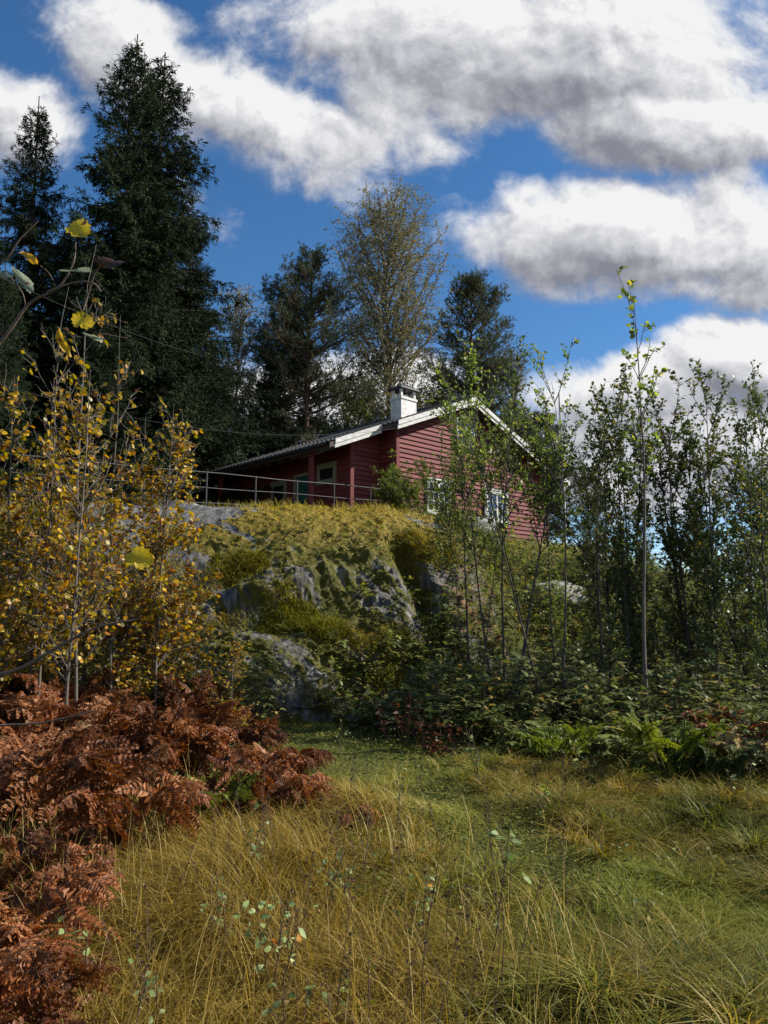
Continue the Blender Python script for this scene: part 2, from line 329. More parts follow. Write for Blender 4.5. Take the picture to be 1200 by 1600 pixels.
def mk_ground():
    xs = np.concatenate([np.linspace(-400, -24, 16), np.linspace(-22, 22, 330), np.linspace(24, 400, 16)])
    ys = np.concatenate([np.linspace(-60, -5, 8), np.linspace(-4, 42, 340), np.linspace(44, 600, 20)])
    X, Y = np.meshgrid(xs, ys, indexing='ij'); Z = terr(X, Y)
    inr = sstep(X, -11.8, -11)*(1-sstep(X, 1.6, 2.4))
    yf = np.interp(X, XS, YF); yt = np.interp(X, XS, YT)
    inr = inr*sstep(Y, yf+.1, yf+.8)*(1-sstep(Y, yt+.2, yt+1.2))
    Z = Z-.55*inr
    n, m = X.shape; V = np.stack([X, Y, Z], -1).reshape(-1, 3)
    i, j = np.meshgrid(np.arange(n-1), np.arange(m-1), indexing='ij'); q = i*m+j
    F = np.stack([q, q+m, q+m+1, q+1], -1).reshape(-1, 4)
    mb = MB(); mb.add(V, F)
    m_, t, o = mat_new('soil'); b = N(t, 'ShaderNodeBsdfPrincipled', i_Roughness=.95); b.inputs['Specular IOR Level'].default_value = .1
    c = t.nodes.new('ShaderNodeTexCoord'); nz = N(t, 'ShaderNodeTexNoise', i_Scale=.8, i_Detail=8.0, i_Roughness=.65); t.links.new(c.outputs['Object'], nz.inputs['Vector'])
    t.links.new(ramp_n(t, nz.outputs['Fac'], [(.3, (.04,.045,.012)), (.5, (.065,.075,.016)), (.7, (.11,.10,.024))]), b.inputs['Base Color'])
    nz2 = N(t, 'ShaderNodeTexNoise', i_Scale=25.0, i_Detail=6.0); t.links.new(c.outputs['Object'], nz2.inputs['Vector'])
    bp = N(t, 'ShaderNodeBump', i_Strength=.9, i_Distance=.06); t.links.new(nz2.outputs['Fac'], bp.inputs['Height']); t.links.new(bp.outputs[0], b.inputs['Normal'])
    t.links.new(b.outputs[0], o.inputs[0])
    g = mb.build('ground', m_, smooth=True); tag(g, 'grassy clearing sloping up to the rocky knoll', 'ground', kind='structure')
mk_ground()

ROCK = {}
def mk_rock():
    nx, ny = 820, 560
    xs = np.linspace(-12.2, 2.7, nx); t = np.linspace(-.12, 1.3, ny)
    X, Tt = np.meshgrid(xs, t, indexing='ij')
    yf = np.interp(X, XS, YF); yt = np.interp(X, XS, YT); yt = np.minimum(yt, yf+7.2)
    tt = np.clip(Tt, 0, None); Y = yf+(yt-yf)*np.where(Tt < 0, Tt, np.where(tt < 1, tt**1.45*.9+.1*tt, 1+(tt-1)*1.555))
    Z = terr(X, Y)
    gz, gy = np.gradient(Z, axis=1), np.gradient(Y, axis=1); gx = np.gradient(Z, axis=0)/np.gradient(X, axis=0)
    sl = gz/np.maximum(gy, 1e-4); Nn = np.stack([-gx, -sl, np.ones_like(X)], -1); Nn = nrm(Nn)
    P = np.stack([X, Y, Z], -1)
    steep = 1-Nn[..., 2]
    # bedding: long ridges leaning down to the right, blocks and cracks
    u = X*.80+Z*.60+.25*Y; v = -X*.60+Z*.8
    D = .22*fbm(X*.42, Y*.42, Z*.5, 3, 11)*sstep(Z, -.1, .8)
    warp = .5*fbm(X*.9, Y*.9, Z*.9, 3, 44)
    rid = 1-np.abs(fbm((u+warp)*2.1, v*.45, Y*.3, 4, 21)); D += .16*(rid-.6)*(.35+steep*1.6)
    rid2 = 1-np.abs(fbm((u+warp)*6.0, v*1.5, Y*.8, 4, 31)); D += .055*(rid2-.6)*(.3+steep*1.7)
    stepn = fbm(X*.8+3, Z*1.5+warp, Y*.5, 3, 61); D += .10*(sstep(stepn, .0, .12)-.5)*sstep(steep, .08, .25)
    D += .035*fbm(X*7, Y*7, Z*7, 4, 41)
    # grassy ledge in the middle of the face, hollow below it
    D += .42*np.exp(-((X+1.9)/1.1)**2-((Z-2.0-.25*(X+1.9))/.22)**2) - .36*np.exp(-((X+1.7)/1.2)**2-((Z-1.55)/.25)**2)
    D -= .55*np.exp(-((X-.45-(2.6-Z)*.32)/.22)**2)*sstep(Z, .2, 1.0)*(1-sstep(Z, 3.0, 3.6))   # the dark cleft
    slab = np.exp(-((X+4.2)/1.6)**4)*sstep(Z, 2.0, 2.8)*sstep(fbm(X*.9, Y*.9, Z, 3, 15), -.5, .1)                                         # smooth slab at top left
    moss = fbm((u+.3*warp)*2.6, v*.8, Y*.6, 5, 71)*.50+.42*fbm(u*7, v*3, Y*3, 4, 81, .6)+.25*vnoise(X*.6, Z*.6, Y*.3, 5)
    moss = moss+sstep(Z, 2.0, 3.9)*.55*np.exp(-((X+1.3)/2.2)**4)+.36-slab*.95-.35*steep*(1-sstep(Z, 2.2, 3.2))-.12*sstep(X, .6, 1.3)
    mk = sstep(moss, -.05, .40)
    clump = fbm(X*9, Y*9, Z*9, 3, 91)
    D = D*(1-.75*slab)*(1-.45*sstep(Z, 2.4, 3.4))+mk*(.02+.035*np.clip(clump, -.6, 1))
    edge = sstep(X, -12.2, -11.2)*(1-sstep(X, 2.0, 2.65))*sstep(Tt, -.12, -.02)*(1-sstep(Tt, 1.12, 1.27))
    P = P+Nn*(D*edge)[..., None]
    P[..., 2] -= (1-edge)*.5; P[..., 2] += .05*edge
    V = P.reshape(-1, 3); m = ny
    i, j = np.meshgrid(np.arange(nx-1), np.arange(ny-1), indexing='ij'); q = i*m+j
    F = np.stack([q, q+m, q+m+1, q+1], -1).reshape(-1, 4)
    mb = MB(); mb.add(V, F, 0, mk.ravel(), sstep(Z, 2.2, 3.9).ravel())
    m_, t_, o = mat_new('mossy_rock'); L = t_.links.new
    c = t_.nodes.new('ShaderNodeTexCoord')
    nz = N(t_, 'ShaderNodeTexNoise', i_Scale=2.2, i_Detail=12.0, i_Roughness=.7); L(c.outputs['Object'], nz.inputs['Vector'])
    mp = N(t_, 'ShaderNodeMapping'); mp.inputs['Rotation'].default_value = (0, .62, 0); mp.inputs['Scale'].default_value = (3.0, 1, .6); L(c.outputs['Object'], mp.inputs[0])
    st = N(t_, 'ShaderNodeTexNoise', i_Scale=2.4, i_Detail=10.0, i_Roughness=.7); L(mp.outputs[0], st.inputs['Vector'])
    fi = N(t_, 'ShaderNodeTexNoise', i_Scale=38.0, i_Detail=6.0, i_Roughness=.7); L(c.outputs['Object'], fi.inputs['Vector'])
    stone = ramp_n(t_, st.outputs['Fac'], [(.30, (.018,.018,.018)), (.42, (.07,.07,.068)), (.52, (.15,.148,.142)), (.64, (.27,.265,.255)), (.72, (.38,.37,.35))])
    lich = ramp_n(t_, nz.outputs['Fac'], [(.35, (.55,.52,.48)), (.55, (1,1,1)), (.7, (1.0,.93,.80))])
    mm = N(t_, 'ShaderNodeMix', data_type='RGBA', blend_type='MULTIPLY'); mm.inputs[0].default_value = 1; L(stone, mm.inputs[6]); L(lich, mm.inputs[7])
    # reddish-brown noise patches on the cliff at the right flank
    sp_ = t_.nodes.new('ShaderNodeSeparateXYZ'); L(c.outputs['Object'], sp_.inputs[0])
    rs = N(t_, 'ShaderNodeMapRange', i_1=.9, i_2=1.5); L(sp_.outputs[0], rs.inputs[0])
    rf = math_n(t_, 'MULTIPLY', rs.outputs[0], ramp_n(t_, nz.outputs['Fac'], [(.46, (0,0,0)), (.56, (1,1,1))]))
    mr = N(t_, 'ShaderNodeMix', data_type='RGBA'); L(rf, mr.inputs[0]); L(mm.outputs[2], mr.inputs[6]); mr.inputs[7].default_value = (.17,.075,.04,1)
    a1 = N(t_, 'ShaderNodeAttribute', attribute_name='rnd'); a2 = N(t_, 'ShaderNodeAttribute', attribute_name='tone')
    mf = math_n(t_, 'ADD', a1.outputs['Fac'], math_n(t_, 'MULTIPLY', math_n(t_, 'SUBTRACT', fi.outputs['Fac'], .5), 1.4)); mf = math_n(t_, 'SUBTRACT', mf, .12)
    mf = ramp_n(t_, mf, [(.35, (0,0,0)), (.6, (1,1,1))])
    mlow = ramp_n(t_, fi.outputs['Fac'], [(.3, (.030,.032,.008)), (.55, (.085,.085,.014)), (.75, (.18,.15,.022))])
    mtop = ramp_n(t_, fi.outputs['Fac'], [(.30, (.055,.034,.012)), (.47, (.15,.105,.014)), (.72, (.42,.31,.022))])
    mo = N(t_, 'ShaderNodeMix', data_type='RGBA'); L(a2.outputs['Fac'], mo.inputs[0]); L(mlow, mo.inputs[6]); L(mtop, mo.inputs[7])
    fin = N(t_, 'ShaderNodeMix', data_type='RGBA'); L(mf, fin.inputs[0]); L(mr.outputs[2], fin.inputs[6]); L(mo.outputs[2], fin.inputs[7])
    b = N(t_, 'ShaderNodeBsdfPrincipled', i_Roughness=.8); b.inputs['Specular IOR Level'].default_value = .3; L(fin.outputs[2], b.inputs['Base Color'])
    hh = math_n(t_, 'ADD', math_n(t_, 'MULTIPLY', fi.outputs['Fac'], .6), st.outputs['Fac'])
    bp = N(t_, 'ShaderNodeBump', i_Strength=.9, i_Distance=.05); L(hh, bp.inputs['Height']); L(bp.outputs[0], b.inputs['Normal']); L(b.outputs[0], o.inputs[0])
    r = mb.build('rock_outcrop', m_, smooth=True)
    tag(r, 'grey bedrock knoll with yellow moss below the railing', 'rock', kind='structure')
    ROCK['P'] = P; ROCK['mk'] = mk; ROCK['N'] = Nn; ROCK['xs'] = xs
mk_rock()

# ------------------------------------------------------------------ house
ANG = math.atan2(.688, .725)
HO = np.array([.4, 24.0, 4.5])
def house_m():
    H = {}
    H['red'] = None
    m, t, o = mat_new('red_boards'); L = t.links.new
    c = t.nodes.new('ShaderNodeTexCoord'); mp = N(t, 'ShaderNodeMapping'); mp.inputs['Scale'].default_value = (1, 1, 9); L(c.outputs['Object'], mp.inputs[0])
    nz = N(t, 'ShaderNodeTexNoise', i_Scale=1.3, i_Detail=8.0, i_Roughness=.65); L(mp.outputs[0], nz.inputs['Vector'])
    a1 = N(t, 'ShaderNodeAttribute', attribute_name='rnd')
    n9 = N(t, 'ShaderNodeTexNoise', i_Scale=.9, i_Detail=5.0, i_Roughness=.7); L(c.outputs['Object'], n9.inputs['Vector'])
    f = math_n(t, 'ADD', math_n(t, 'MULTIPLY', nz.outputs['Fac'], .55), math_n(t, 'ADD', math_n(t, 'MULTIPLY', a1.outputs['Fac'], .25), math_n(t, 'MULTIPLY', n9.outputs['Fac'], .4)))
    f = math_n(t, 'SUBTRACT', f, .08)
    b = N(t, 'ShaderNodeBsdfPrincipled', i_Roughness=.72); b.inputs['Specular IOR Level'].default_value = .25
    L(ramp_n(t, f, [(.25, (.060,.012,.013)), (.5, (.125,.024,.024)), (.72, (.165,.036,.034)), (.9, (.20,.065,.055))]), b.inputs['Base Color'])
    bp = N(t, 'ShaderNodeBump', i_Strength=.3, i_Distance=.01); L(nz.outputs['Fac'], bp.inputs['Height']); L(bp.outputs[0], b.inputs['Normal']); L(b.outputs[0], o.inputs[0])
    H['red'] = m
    H['white'] = simple('white_paint', (.56,.56,.54), .6, noise=.12, nscale=6, col2=(.27,.265,.25), stretch=(1,1,3))
    H['chim'] = simple('whitewashed_brick', (.78,.77,.75), .85, nscale=6, bump=.8, col2=(.42,.40,.39))
    H['black'] = simple('black_metal', (.02,.02,.022), .5)
    H['tile'] = simple('roof_tile', (.075,.072,.07), .7, nscale=8, bump=.3, col2=(.035,.034,.034))
    H['glass'] = simple('window_glass', (.012,.014,.016), .06, spec=.9)
    H['green'] = simple('green_door_paint', (.012,.06,.045), .5, nscale=10, noise=.2)
    H['soffit'] = simple('dark_soffit', (.05,.03,.025), .8, nscale=10, noise=.2)
    H['curtain'] = simple('net_curtain', (.35,.34,.32), .9, nscale=5, noise=.1)
    return H
HM = house_m(); HM['dull'] = simple('shaded_trim', (.20,.17,.13), .7, noise=.2)  # porch-side trim: shade under the eaves put into a darker colour
house = thing('cabin', 'dark red timber cabin with white trim on top of the rocky knoll', 'cabin', tuple(HO), ANG)
RID_S, RID_Z, PL = 3.3, 4.64, .402
def roof_z(s): return RID_Z-PL*abs(s-RID_S)
def lap(mb, u0, u1, z0, z1, place, top=None, h=.155, rng=random.Random(3)):
    """place(u, z, out) -> local point; top(u) caps the wall"""
    z = z0
    ur = None
    while z < z1:
        zt = min(z+h, z1); a0, a1 = u0, u1; b0, b1 = u0, u1
        if top:
            def lim(zz):
                us = [u for u in np.linspace(u0, u1, 400) if top(u) >= zz]
                return (us[0], us[-1]) if us else None
            l0, l1 = lim(z), lim(zt)
            if not l0: break
            if not l1: l1 = ((l0[0]+l0[1])/2,)*2
            a0, a1 = l0; b0, b1 = l1
        r = rng.random()
        k = mb.n
        V = [place(a0, z, .052), place(a1, z, .052), place(b1, zt, .008), place(b0, zt, .008), place(a0, z, 0), place(a1, z, 0), place(b1, zt, 0), place(b0, zt, 0)]
        mb.add(V, [(0,1,2,3), (4,5,1,0), (1,5,6,2), (4,0,3,7)], 0, r)
        z = zt
def window(parent, place, u0, u1, z0, z1, cas=2, cols=2, rows=3, w=.07, frame=HM['white']):
    """place(u, out, z): out>0 leaves the wall"""
    def bx(mb, ua, ub, oa, ob, za, zb):
        P = [place(u, o_, z) for u in (ua, ub) for o_ in (oa, ob) for z in (za, zb)]
        mb.add(P, [(0,1,3,2), (4,6,7,5), (0,4,5,1), (2,3,7,6), (0,2,6,4), (1,5,7,3)])
    f = MB()
    bx(f, u0, u0+w, .0, .075, z0, z1); bx(f, u1-w, u1, .0, .075, z0, z1); bx(f, u0+w, u1-w, .0, .073, z1-w, z1); bx(f, u0+w, u1-w, .0, .073, z0, z0+w)
    ia, ib = u0+w, u1-w; cw = (ib-ia)/cas
    for k in range(cas):
        a, b_ = ia+k*cw, ia+(k+1)*cw; e = .042
        bx(f, a+.002, a+e, .0, .062, z0+w, z1-w); bx(f, b_-e, b_-.002, .0, .062, z0+w, z1-w)
        bx(f, a+e, b_-e, .0, .060, z0+w, z0+w+e); bx(f, a+e, b_-e, .0, .060, z1-w-e, z1-w)
        for c in range(1, cols):
            uc = a+e+(b_-a-2*e)*c/cols; bx(f, uc-.011, uc+.011, .03, .056, z0+w+e, z1-w-e)
        for r_ in range(1, rows):
            zc = z0+w+e+(z1-z0-2*w-2*e)*r_/rows; bx(f, a+e, b_-e, .03, .054, zc-.011, zc+.011)
    fo = f.build('window', frame, parent)
    g = MB(); bx(g, u0+w*.5, u1-w*.5, .036, .042, z0+w*.5, z1-w*.5); g.build('pane', HM['glass'], fo)
    s = MB(); bx(s, u0-.03, u1+.03, .0, .11, z0-.05, z0-.004); s.build('sill', frame, fo)
    t = MB(); bx(t, u0-.03, u1+.03, .0, .095, z1+.003, z1+.055); t.build('head_trim', frame, fo)
    return fo
# walls
front = lambda u, z, o: (u, -o, z)                # gable wall, plane y=0
wing = lambda u, z, o: (u, .8-o, z)
side = lambda u, z, o: (-1.23-o, u, z)
nook = lambda u, z, o: (0-o, u, z)
mb = MB(); lap(mb, 0, 8.2, -.9, 4.9, front, top=lambda u: roof_z(u)-.19)
mb.add([(0,0,-.9), (8.2,0,-.9), (8.2,0,roof_z(8.2)-.19), (RID_S,0,RID_Z-.19), (0,0,roof_z(0)-.19)], [(0,1,2,3,4)])
mb.add([(8.2,0,-.9), (8.2,7.6,-.9), (8.2,7.6,roof_z(8.2)-.19), (8.2,0,roof_z(8.2)-.19)], [(0,1,2,3)])
mb.add([(8.2,7.6,-.9), (-1.23,7.6,-.9), (-1.23,7.6,roof_z(-1.23)-.19), (RID_S,7.6,RID_Z-.19), (8.2,7.6,roof_z(8.2)-.19)], [(0,1,2,3,4)])
W1 = mb.build('wall', HM['red'], house); W1['label'] = 'sunlit red gable wall of lapped boards'
mb = MB(); lap(mb, -1.23, 0, -.9, 3.3, wing, top=lambda u: roof_z(u)-.19); lap(mb, 0.0, .8, -.9, roof_z(0)-.2, nook)
mb.add([(-1.23,.8,-.9), (0,.8,-.9), (0,.8,roof_z(0)-.19), (-1.23,.8,roof_z(-1.23)-.19)], [(0,1,2,3)])
mb.add([(0,0,-.9), (0,.8,-.9), (0,.8,roof_z(0)-.19), (0,0,roof_z(0)-.19)], [(0,1,2,3)])
W2 = mb.build('wall', HM['red'], house); W2['label'] = 'narrow red wall set back beside the gable'
mb = MB(); lap(mb, .8, 7.6, -.9, roof_z(-1.23)-.2, side)
mb.add([(-1.23,.8,-.9), (-1.23,7.6,-.9), (-1.23,7.6,roof_z(-1.23)-.19), (-1.23,.8,roof_z(-1.23)-.19)], [(0,1,2,3)])
W3 = mb.build('wall', HM['red'], house); W3['label'] = 'shaded red wall under the deep eaves'
# corner boards
for bxs in ([(-.02, .09, -.05, .0, -.9, roof_z(0)-.2), (-.05, -.02, -.05, .06, -.9, roof_z(0)-.22)], [(-1.25, -1.14, .75, .80, -.9, roof_z(-1.2)-.2), (-1.28, -1.25, .75, .86, -.9, roof_z(-1.2)-.23)], [(8.11, 8.22, -.05, 0, -.9, roof_z(8.2)-.2)]):
    mb = MB()
    for b_ in bxs: mb.box(*b_)
    mb.build('corner_board', HM['red'], house)
# roof
def slope_slab(mb, s0, s1, w0, w1, th=.14, mat=0):
    zz = [roof_z(s0), roof_z(s1)]
    bot = [(s0,w0,zz[0]-th), (s1,w0,zz[1]-th), (s1,w1,zz[1]-th), (s0,w1,zz[0]-th)]
    top = [(s0,w0,zz[0]), (s1,w0,zz[1]), (s1,w1,zz[1]), (s0,w1,zz[0])]
    mb.hexa(bot, top, mat)
mb = MB()
slope_slab(mb, -.36, RID_S, -.5, 8.0, .16, 1); slope_slab(mb, RID_S, 9.0, -.5, 8.0, .16, 1); slope_slab(mb, -2.5, -.36, .3, 8.0, .16, 1)
def tiles(mb, sa, sb, w0, w1):
    n = max(1, int(abs(sb-sa)/.33)); W = int((w1-w0)/.05)
    ws = np.linspace(w0-.02, w1+.02, W)
    prof = .018*np.cos(ws/.22*2*np.pi)
    for k in range(n):
        a, b = sa+(sb-sa)*k/n, sa+(sb-sa)*(k+1)/n+.02*np.sign(sb-sa)
        V = np.concatenate([np.stack([np.full(W, a), ws, roof_z(a)+.025+prof], -1), np.stack([np.full(W, b), ws, roof_z(b)+.06+prof], -1), np.stack([np.full(W, b), ws, roof_z(b)+.022+prof], -1)])
        i = np.arange(W-1); F = np.concatenate([np.stack([i, i+1, i+1+W, i+W], -1), np.stack([i+W, i+1+W, i+1+2*W, i+2*W], -1)])
        mb.add(V, F, 0)
tiles(mb, RID_S, -.36, -.5, 8.0); tiles(mb, -.36, -2.5, .3, 8.0); tiles(mb, RID_S, 9.0, -.5, 8.0)
mb.hexa([(RID_S-.15,-.53,roof_z(RID_S-.15)+.05), (RID_S+.15,-.53,roof_z(RID_S+.15)+.05), (RID_S+.15,8.03,roof_z(RID_S+.15)+.05), (RID_S-.15,8.03,roof_z(RID_S-.15)+.05)], [(RID_S-.1,-.53,RID_Z+.13), (RID_S+.1,-.53,RID_Z+.13), (RID_S+.1,8.03,RID_Z+.13), (RID_S-.1,8.03,RID_Z+.13)], 0)
roof = mb.build('roof', [HM['tile'], HM['soffit']], house)
def barge(sa, sb, w, drop, hgt, th, out_):
    mb = MB(); z0, z1 = roof_z(sa), roof_z(sb)
    a, b = (sa, z0+.06-drop), (sb, z1+.06-drop)
    y0, y1 = w-out_, w-out_+th
    bot = [(a[0],y0,a[1]-hgt), (b[0],y0,b[1]-hgt), (b[0],y1,b[1]-hgt), (a[0],y1,a[1]-hgt)]
    top = [(a[0],y0,a[1]), (b[0],y0,b[1]), (b[0],y1,b[1]), (a[0],y1,a[1])]
    mb.hexa(bot, top); return mb.build('bargeboard', HM['white'], roof)
barge(-.42, RID_S, -.5, 0, .15, .03, .033); barge(-.42, RID_S, -.5, .13, .15, .03, .001)
barge(RID_S, 9.05, -.5, 0, .15, .03, .033); barge(RID_S, 9.05, -.5, .13, .15, .03, .001)
barge(-2.3, -.36, .3, 0, .15, .03, .033); barge(-2.3, -.36, .3, .13, .15, .03, .001)
# rafters under the porch eaves, post
mb = MB()
for w in np.arange(.9, 7.9, .7):
    mb.hexa([(-2.4,w,roof_z(-2.4)-.28), (-1.2,w,roof_z(-1.2)-.28), (-1.2,w+.06,roof_z(-1.2)-.28), (-2.4,w+.06,roof_z(-2.4)-.28)], [(-2.4,w,roof_z(-2.4)-.163), (-1.2,w,roof_z(-1.2)-.163), (-1.2,w+.06,roof_z(-1.2)-.163), (-2.4,w+.06,roof_z(-2.4)-.163)])
mb.build('rafter', HM['soffit'], roof)
for w in (1.5, 6.8):
    mb = MB(); mb.box(-2.27, -2.14, w, w+.13, -.9, roof_z(-2.2)-.165); mb.box(-2.36, -2.27, w-.3, w+.43, roof_z(-2.3)-.3, roof_z(-2.3)-.18)
    mb.build('porch_post', HM['red'], house)
mb = MB(); mb.box(-2.42, -1.3, 1.4, 7.5, -.9, -.08); mb.build('porch_floor', HM['soffit'], house)
# openings
pf = lambda u, o, z: (u, -.045-o, z)
ps = lambda u, o, z: (-1.275-o, u, z)
window(house, pf, 1.29, 2.46, .52, 1.62)
window(house, pf, 4.35, 5.6, .52, 1.62)
window(house, pf, 2.8, 3.85, 3.0, 3.9)
window(house, ps, 1.45, 2.35, 1.42, 2.0, cas=1, cols=1, rows=1, frame=HM['dull'])
window(house, ps, 4.1, 4.95, .75, 1.75, cas=1, cols=1, rows=1, frame=HM['dull'])
mb = MB(); mb.box(-1.285, -1.25, 2.75, 3.55, -.1, 1.8)
for z0, z1 in ((.05,.8), (.95,1.7)): mb.box(-1.297, -1.287, 2.87, 3.43, z0, z1)
dr = mb.build('door', HM['green'], house)
mb = MB(); mb.box(-1.33, -1.25, 2.65, 2.747, -.1, 1.9); mb.box(-1.33, -1.25, 3.553, 3.65, -.1, 1.9); mb.box(-1.33, -1.25, 2.747, 3.553, 1.803, 1.9); mb.build('frame', HM['dull'], dr)
mb = MB(); mb.box(-1.35, -1.298, 2.9, 2.93, .85, .95); mb.box(-1.36, -1.34, 2.9, 3.0, .9, .92); mb.build('handle', HM['black'], dr)
P = np.array([[(4.28, -.10, 2.55), (4.28, -.10, 1.2), (4.28, -.10, -.6)]]); mb = MB(); tubes(mb, P, .032, .032, 8); mb.build('downpipe', HM['white'], house, True)
P = np.array([[(-2.62, .25, roof_z(-2.5)-.05), (-2.62, 4, roof_z(-2.5)-.07), (-2.62, 8.0, roof_z(-2.5)-.09)]]); mb = MB(); tubes(mb, P, .055, .055, 8); mb.build('gutter', HM['black'], house, True)
# chimney
cs, cw_ = 1.83, 1.5
mb = MB(); mb.box(cs-.38, cs+.38, cw_-.26, cw_+.26, roof_z(cs-.4)-.1, 4.76); mb.box(cs-.41, cs+.41, cw_-.29, cw_+.29, 4.66, 4.74)
ch = mb.build('chimney', HM['chim'], house)
mb = MB()
for a in (-.36, .28):
    for b in (-.24, .16): mb.box(cs+a, cs+a+.08, cw_+b, cw_+b+.08, 4.763, 5.03)
mb.box(cs-.12, cs+.12, cw_-.12, cw_+.12, 4.762, 4.86)
mb.build('cap_stone', HM['chim'], ch)
mb = MB(); mb.hexa([(cs-.48,cw_-.36,5.033), (cs+.48,cw_-.36,5.033), (cs+.48,cw_+.36,5.033), (cs-.48,cw_+.36,5.033)], [(cs-.44,cw_-.32,5.10), (cs+.44,cw_-.32,5.10), (cs+.44,cw_+.32,5.10), (cs-.44,cw_+.32,5.10)])
mb.hexa([(cs-.40,cw_-.28,5.102), (cs+.40,cw_-.28,5.102), (cs+.40,cw_+.28,5.102), (cs-.40,cw_+.28,5.102)], [(cs-.12,cw_-.06,5.27), (cs+.12,cw_-.06,5.27), (cs+.12,cw_+.06,5.27), (cs-.12,cw_+.06,5.27)])
mb.build('chimney_cap', HM['black'], ch)

# ------------------------------------------------------------------ railing, pole, wires
M['rail'] = simple('galvanised_rail', (.022,.022,.024), .6, metal=.0, noise=.25, nscale=15)
A = at(255, 732, 17.8); B = at(605, 764.5, 23.2)
A0 = A-(B-A)*.45
rail = thing('railing', 'thin grey metal railing with three rails along the top of the rock', 'railing', tuple(A-np.array([0,0,1.05])))
off = A-np.array([0,0,1.05])
for dz in (0, -.37, -.76):
    n = 14; ts = np.linspace(0, 1, n)
    P = np.array([[A0+(B-A0)*t+np.array([0,0,dz+.012*math.sin(t*17+dz*9)])-off for t in ts]])
    mb = MB(); tubes(mb, P, .015 if dz == 0 else .012, .015 if dz == 0 else .012, 7); mb.build('rail', M['rail'], rail, True)
for px in (150, 238, 322, 399, 464, 522, 579, 605):
    lo, hi = -.5, 1.1
    for _ in range(40):
        mid = (lo+hi)/2; p = A+(B-A)*mid
        if p[0]/p[1] < ray(px, 780)[0]: lo = mid
        else: hi = mid
    p = A+(B-A)*lo-off; g = float(terr(p[0]+off[0], p[1]+off[1]))-off[2]
    mb = MB(); tubes(mb, np.array([[p+np.array([0,0,.03]), p-np.array([0,0,.5]), np.array([p[0],p[1],g-.25])]]), .022, .022, 7); mb.build('post', M['rail'], rail, True)

px_, py_ = 5.95, 25.2; gz_ = float(terr(px_, py_))
fp = thing('flagpole', 'slim white pole standing at the right corner of the red cabin', 'flagpole', (px_, py_, gz_))
mb = MB(); tubes(mb, np.array([[(0,0,-.2), (0,0,1.0), (.01,0,2.9)]]), .075, .07, 10); mb.build('base_tube', HM['white'], fp, True)
mb = MB(); tubes(mb, np.array([[(0.01,0,2.9), (.0,0,3.8), (-.03,0,5.25)]]), .045, .028, 8); mb.build('pole', HM['white'], fp, True)

M['wire'] = simple('wire', (.025,.025,.025), .6)
def wire(p, q, sag, label, name='overhead_wire'):
    ts = np.linspace(0, 1, 30); P = np.array([[p+(q-p)*t-np.array([0,0,sag*4*t*(1-t)]) for t in ts]])
    mb = MB(); tubes(mb, P, .005, .005, 5); tag(mb.build(name, M['wire'], None, True), label, 'wire', 'overhead wires')
hl = lambda s, w, z: np.array([HO[0]+math.cos(ANG)*s-math.sin(ANG)*w, HO[1]+math.sin(ANG)*s+math.cos(ANG)*w, HO[2]+z])
wire(at(-200, 330, 15), at(385, 570, 30), .5, 'upper thin wire passing in front of the big spruces')
wire(at(-120, 560, 16), hl(-.4, -.55, 2.95), .8, 'lower thin wire running to the step in the cabin roof')
wire(at(385, 570, 30), hl(1.83, 1.2, 4.9), .15, 'short thin wire reaching the chimney from the left')

